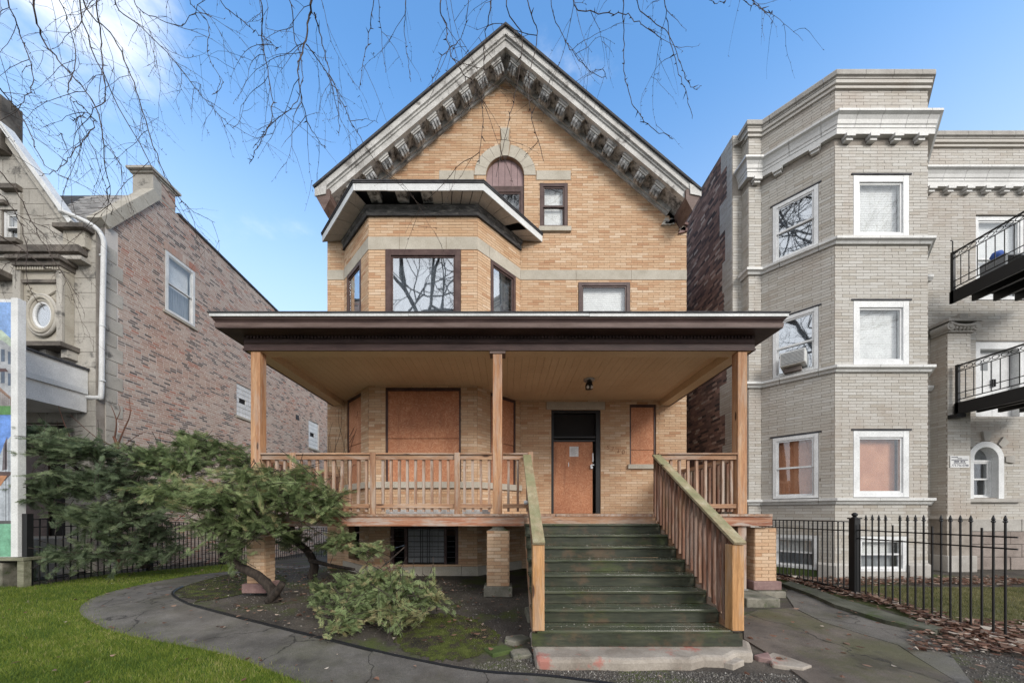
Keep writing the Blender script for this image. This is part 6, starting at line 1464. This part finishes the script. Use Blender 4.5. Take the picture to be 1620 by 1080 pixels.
for pxs, r0, s in [
    ([(125, -10), (165, 120), (250, 280), (330, 400), (400, 480)][:4]+[(250, 330)][:0], 0.016, 1.0),
    ([(55, -10), (70, 65), (105, 110), (150, 165), (165, 230), (170, 300), (178, 340)], 0.016, 1.1),
    ([(130, -5), (180, 60), (210, 130), (240, 220), (262, 280), (300, 330), (340, 352)], 0.017, 1.1),
    ([(180, -5), (220, 40), (270, 90), (314, 146), (345, 180), (372, 205)], 0.014, 1.0),
    ([(155, -5), (160, 60), (162, 110), (165, 160), (128, 182), (115, 192)], 0.012, 0.8),
    ([(120, 160), (150, 195), (120, 235), (95, 265), (62, 278)], 0.009, 0.7),
    ([(10, -5), (35, 60), (50, 110), (45, 150), (18, 175)], 0.013, 1.0),
    ([(-5, 135), (20, 165), (45, 205), (70, 260), (110, 285)], 0.011, 0.8),
    ([(90, -5), (110, 45), (120, 95), (108, 140), (125, 180), (160, 270), (172, 320)], 0.011, 1.0),
    ([(410, -5), (415, 60), (425, 120), (430, 180), (405, 235), (395, 260)], 0.013, 1.0),
    ([(455, -5), (465, 60), (478, 105), (470, 160), (430, 195), (400, 235)], 0.011, 0.8),
    ([(495, -6), (490, 25), (482, 70), (472, 105), (475, 145), (490, 200), (515, 235)], 0.020, 0.9),
    ([(497, 20), (508, 60), (520, 110), (535, 160), (536, 215)], 0.013, 0.9),
    ([(484, 70), (510, 105), (530, 140), (560, 200), (590, 250), (625, 285)], 0.010, 0.6),
    ([(592, -5), (585, 45), (575, 95), (568, 140)], 0.009, 0.5),
    ([(600, -5), (604, 60), (610, 115)], 0.008, 0.5),
    ([(642, -5), (640, 50), (646, 100), (650, 130)], 0.009, 0.5),
    ([(698, -5), (706, 40), (715, 90), (745, 130), (770, 170)], 0.011, 0.8),
    ([(742, -5), (730, 60), (700, 90), (680, 140)], 0.008, 0.6),
    ([(778, -5), (768, 60), (765, 120), (763, 190), (758, 260)], 0.009, 0.7),
    ([(800, -5), (826, 60), (815, 150), (800, 210), (785, 280)], 0.010, 0.7),
    ([(835, -5), (850, 50), (838, 120), (840, 180), (860, 255)], 0.009, 0.7),
    ([(870, -5), (888, 50), (905, 80), (930, 110), (960, 125)], 0.009, 0.7),
    ([(905, -5), (940, 20), (985, 22), (1010, 35), (1045, 60)], 0.009, 0.6),
    ([(985, -5), (988, 70), (988, 120), (1005, 170), (1030, 200), (1065, 220)], 0.010, 0.5),
    ([(1005, -5), (1030, 30), (1060, 60), (1080, 110), (1095, 140), (1110, 136)], 0.010, 0.6),
    ([(1052, -5), (1058, 50), (1070, 100), (1085, 145), (1095, 188)], 0.009, 0.5),
    ([(1170, -8), (1195, 8), (1215, 20), (1222, 22)], 0.006, 0.4),
    ([(1120, -8), (1140, 5), (1148, 3)], 0.006, 0.3),
    ([(300, -5), (330, 40), (330, 90), (352, 130), (335, 150)], 0.009, 0.7),
    ([(345, -5), (380, 30), (410, 55), (440, 75)], 0.009, 0.7),
    ([(210, -5), (240, 25), (285, 38), (325, 0)], 0.009, 0.7),
    ([(-6, 265), (30, 310), (60, 370), (90, 420), (125, 470)], 0.011, 0.7),
    ([(-6, 330), (40, 345), (90, 370), (140, 400)], 0.009, 0.7),
    ([(-6, 372), (30, 390), (75, 425), (110, 432)], 0.009, 0.6),
    ([(-6, 300), (20, 330), (40, 380), (45, 450), (70, 490)], 0.009, 0.6),
]:
    up = pxs[0][1] < 5 and pxs[0][0] > 0
    hang(pxs, D+rng.uniform(-0.5, 0.9), r0*0.62, 0.0022, s*(0.5 if pxs[0][0] > 580 else 0.75), up)
build(fine, 'twig', 'twig', tree, kind='stuff', fix=False)

# bare trees across the street, mirrored in the windows
def street_tree(x, y, h, lab):
    t = thing('bare_tree', (x, y, gz(x, y)), lab, 'tree', None); mb = MB(); limb(mb, [(x, y, -0.3), (x+0.1, y, h*0.2), (x-0.1, y, h*0.42)], 0.30, 0.2, 8); 
    def rec(p, d, L, r, dep):
        p = np.array(p); q = p+d*L; m = (p+q)/2+rng.normal(size=3)*L*0.08
        mb.tube([tuple(p), tuple(m), tuple(q)], [r, r*0.85, r*0.7], 5 if dep > 2 else 3, cap=False)
        if dep == 0: return
        for _ in range(3 if dep > 3 else 2+(rng.random() < 0.5)):
            nd_ = d+rng.normal(size=3)*0.55+np.array([0, 0, 0.12]); nd_ /= np.linalg.norm(nd_); rec(q, nd_, L*rng.uniform(0.62, 0.85), r*0.62, dep-1)
    for k in range(3):
        a = k*2.1+rng.random(); dd_ = np.array([math.cos(a)*0.5, math.sin(a)*0.5, 0.85]); rec((x-0.1, y, h*0.42), dd_/np.linalg.norm(dd_), h*0.16, 0.15, 6)
    build(mb, 'trunk', 'twig', t, fix=False)
street_tree(-3.9, -3.6, 25, 'tall bare street tree mirrored left of centre in the bay window')
street_tree(-6.3, -4.6, 25, 'tall bare street tree mirrored at the right of the bay window')
street_tree(19.5, -11, 24, 'tall bare street tree mirrored in the windows of the grey apartment building')

# ------------------------------------------------------------------ grass, leaves, litter
def blades(name, mat, pts, h, wd, lean=0.5):
    n = len(pts); pts = np.asarray(pts); a = rng.uniform(0, 2*math.pi, n); hh = h*rng.uniform(0.5, 1.2, n); w2 = wd*rng.uniform(0.7, 1.3, n)
    z = np.array([gz(x, y) for x, y in pts])
    base = np.stack([pts[:, 0], pts[:, 1], z], 1); s = np.stack([np.cos(a), np.sin(a), 0*a], 1); b2 = rng.uniform(0, 2*math.pi, n); ln = lean*hh*rng.random(n)
    tip = base+np.stack([np.cos(b2)*ln, np.sin(b2)*ln, hh], 1)
    V = np.empty((n*3, 3)); V[0::3] = base-s*w2[:, None]; V[1::3] = base+s*w2[:, None]; V[2::3] = tip
    me = bpy.data.meshes.new(name); me.vertices.add(n*3); me.vertices.foreach_set('co', V.ravel().astype(np.float32)); me.loops.add(n*3); me.loops.foreach_set('vertex_index', np.arange(n*3).astype(np.int32)); me.polygons.add(n); me.polygons.foreach_set('loop_start', (np.arange(n)*3).astype(np.int32))
    patch = 0.46+0.18*np.sin(pts[:, 0]*1.7+pts[:, 1]*0.9)*np.sin(pts[:, 1]*2.3-pts[:, 0]*0.7)+0.16*np.sin(pts[:, 0]*6.1+2*np.sin(pts[:, 1]*3.7))*np.sin(pts[:, 1]*7.3+2*np.sin(pts[:, 0]*4.1))+0.12*np.sin(pts[:, 0]*17+pts[:, 1]*5)*np.sin(pts[:, 1]*21-pts[:, 0]*7)
    patch = patch+np.where(rng.random(n) < 0.05, 0.5, 0)
    at = me.attributes.new('rnd', 'FLOAT', 'FACE'); at.data.foreach_set('value', np.clip(patch+rng.normal(size=n)*0.2, 0, 1).astype(np.float32)); me.update(); me.validate()
    o = link(name, me, MAT[mat]); o['kind'] = 'stuff'; return o
def scatter(poly, n, dens=None):
    x0, x1 = min(p[0] for p in poly), max(p[0] for p in poly); y0, y1 = min(p[1] for p in poly), max(p[1] for p in poly); out = []
    while len(out) < n:
        X = rng.uniform(x0, x1, 4000); Y = rng.uniform(y0, y1, 4000); u = rng.random(4000)
        for x, y, k in zip(X, Y, u):
            if abs(x/ max(y, .1)) > 1.7: continue
            if k < (dens(x, y) if dens else 1) and inside(poly, x, y): out.append((x, y))
    return out[:n]
lawn_vis = [(-9.72, 6.95), (-9.72, 9.2), (-9.66, 12.0), (-8.2, 11.9)]+[(x-0.02, y) for x, y in outer[:8]]+outer[8:]+[(-1.2, 2.6), (-4, 2.6), (-11.5, 6.0), (-11.5, 6.9)]
o = blades('grass', 'grass', scatter(lawn_vis, 95000, lambda x, y: min(1, (4.2/max(y, 2.5))**2)), 0.05, 0.0034, 0.9)
rag = [(x+rng.normal()*0.06-0.01, y+rng.normal()*0.06) for k in range(55) for x, y in [(a[0]+(b[0]-a[0])*rng.random(), a[1]+(b[1]-a[1])*rng.random()) for a, b in zip(outer[4:], outer[5:])]]
blades('grass_fringe', 'grass', rag, 0.05, 0.003)
blades('yard_grass', 'dry_grass', scatter([(6.5, 4.0), (6.5, 6.9), (11.5, 6.9), (9, 4.0)], 26000), 0.045, 0.003)
mossp = scatter(moss_poly, 5000)+scatter(moss2, 5000); blades('moss_grass', 'dry_grass', mossp, 0.022, 0.003)
bed = [gp(*p) for p in [(300, 945), (330, 920), (420, 903), (480, 905), (700, 915), (850, 950), (850, 1040), (700, 1030), (520, 1005), (380, 975)]]
blades('bed_grass', 'dry_grass', scatter([gp(*p) for p in [(390, 890), (560, 893), (560, 935), (440, 930), (330, 935), (300, 930)]], 5000), 0.03, 0.0025)

def litter(name, mat, pts, size, curl=0.35, lift=0.02):
    V, Fc, Rr = [], [], []
    for x, y in pts:
        s = size*rng.uniform(0.5, 1.3); a = rng.uniform(0, 6.28); q = rng.normal(size=2)*curl; z = gz(x, y)+lift*(0.6+rng.random()); i = len(V); r = rng.random()
        for (u, v_) in ((-1, 0), (-0.3, 0.55), (0.5, 0.5), (1.0, 0.0), (0.45, -0.5), (-0.35, -0.5)):
            X = u*math.cos(a)-v_*math.sin(a); Y = u*math.sin(a)+v_*math.cos(a); V.append((x+X*s, y+Y*s, z+s*(q[0]*u*u+q[1]*v_*v_+0.25*abs(q[0]))))
        Fc.append((i, i+1, i+2, i+3)); Fc.append((i, i+3, i+4, i+5)); Rr += [r, r]
    me = mesh_from(name, V, Fc, Rr); o = link(name, me, MAT[mat]); o['kind'] = 'stuff'; return o
strip = []
for _ in range(1150):
    y = rng.uniform(4.2, 7.9); x = FX+rng.normal()*0.16-0.05+(0.0 if y > 5.0 else (5.0-y)*0.25); strip.append((x, y))
for _ in range(900): y = rng.uniform(3.6, 4.9); strip.append((FX+rng.normal()*0.5+0.2, y))
litter('leaf_litter', 'leaf', strip, 0.045, lift=0.05)
heap = [gp(rng.uniform(1440, 1640), rng.uniform(985, 1035)) for _ in range(560)]; litter('leaf_litter', 'leaf', heap, 0.04, lift=0.04)
litter('leaf_litter', 'leaf', [(rng.uniform(6.6, 11.5), 7.45+rng.normal()*0.22) for _ in range(1300)], 0.045, lift=0.04)
litter('scattered_leaves', 'leaf', scatter(lawn_vis, 70), 0.028, lift=0.05)
litter('scattered_leaves', 'leaf', scatter([(1.2, 3.2), (6.3, 3.2), (6.3, 6.5), (3.0, 6.5), (2.9, 4.5)], 130)+scatter(bed, 420)+scatter(path_poly, 60), 0.035, lift=0.045)
litter('scattered_leaves', 'leaf', scatter([gp(*p) for p in [(390, 890), (560, 893), (560, 935), (440, 930), (330, 935), (300, 930)]], 350), 0.03, lift=0.03)
# gravel and crumbs in the dirt
def gravel(name, mat, pts, smin, smax):
    V, Fc, Rr = [], [], []
    for x, y in pts:
        s = rng.uniform(smin, smax); i = len(V); z = gz(x, y)+s*0.25; a = rng.uniform(0, 6.28)
        for (u, v_, w_) in ((1, 0, 0), (0, 1, 0), (-1, 0, 0), (0, -1, 0), (0, 0, 1)):
            k = s*rng.uniform(0.6, 1.2); V.append((x+(u*math.cos(a)-v_*math.sin(a))*k, y+(u*math.sin(a)+v_*math.cos(a))*k, z+w_*k*0.6-(0 if w_ else s*0.4)))
        for j in range(4): Fc.append((i+j, i+(j+1) % 4, i+4)); Rr.append(rng.random())
    o = link(name, mesh_from(name, V, Fc, Rr), MAT[mat]); o['kind'] = 'stuff'; return o
MAT['gravel'] = brick_mat('gravel', [(0, (0.05, 0.045, 0.04)), (0.7, (0.11, 0.10, 0.09)), (0.94, (0.19, 0.175, 0.155)), (1, (0.38, 0.36, 0.33))], (0.05, 0.06, 0.02), 0.4)
MAT['grit'] = brick_mat('pale grit', [(0, (0.18, 0.16, 0.14)), (1, (0.5, 0.47, 0.42))], (0.1, 0.1, 0.08), 0.3)
gravel('grit', 'grit', [(x+rng.normal()*0.02, y+rng.normal()*0.025) for _ in range(16) for x, y in outer[18:]]+[(x+rng.normal()*0.03, y+0.03+rng.normal()*0.03) for _ in range(6) for x, y in inner[14:]], 0.004, 0.012)
gravel('grit', 'grit', [tuple(np.array(outer[36])*(1-t)+np.array(inner[29])*t+rng.normal(size=2)*0.015) for t in rng.random(160)], 0.005, 0.014)
gravel('gravel', 'gravel', scatter(bed, 2600), 0.005, 0.02)
gravel('gravel', 'gravel', scatter([gp(*p) for p in [(560, 1078), (850, 1035), (850, 1060), (1100, 1062), (1290, 1068), (1330, 1095), (700, 1095)]], 7000), 0.005, 0.02)
gravel('gravel', 'gravel', scatter([gp(*p) for p in [(1300, 1075), (1480, 1020), (1620, 1010), (1700, 1090), (1300, 1095)]], 2500), 0.005, 0.02)

# pale crumbs lying on the treads
V, Fc, Rr = [], [], []
for k in range(1, 9):
    for _ in range(46):
        x = rng.uniform(SX0+0.05, SX1-0.05); y = yN[k]+rng.uniform(-0.02, 0.22); z = zN[k]+0.001; q = rng.uniform(0.003, 0.008); i = len(V)
        V += [(x-q, y-q*.6, z), (x+q, y-q*.8, z), (x+q*.7, y+q, z), (x-q*.8, y+q*.7, z), (x, y, z+q*.8)]
        for j in range(4): Fc.append((i+j, i+(j+1) % 4, i+4)); Rr.append(rng.random())
tag(link('crumbs', mesh_from('crumbs', V, Fc, Rr), MAT['grit']), kind='stuff')
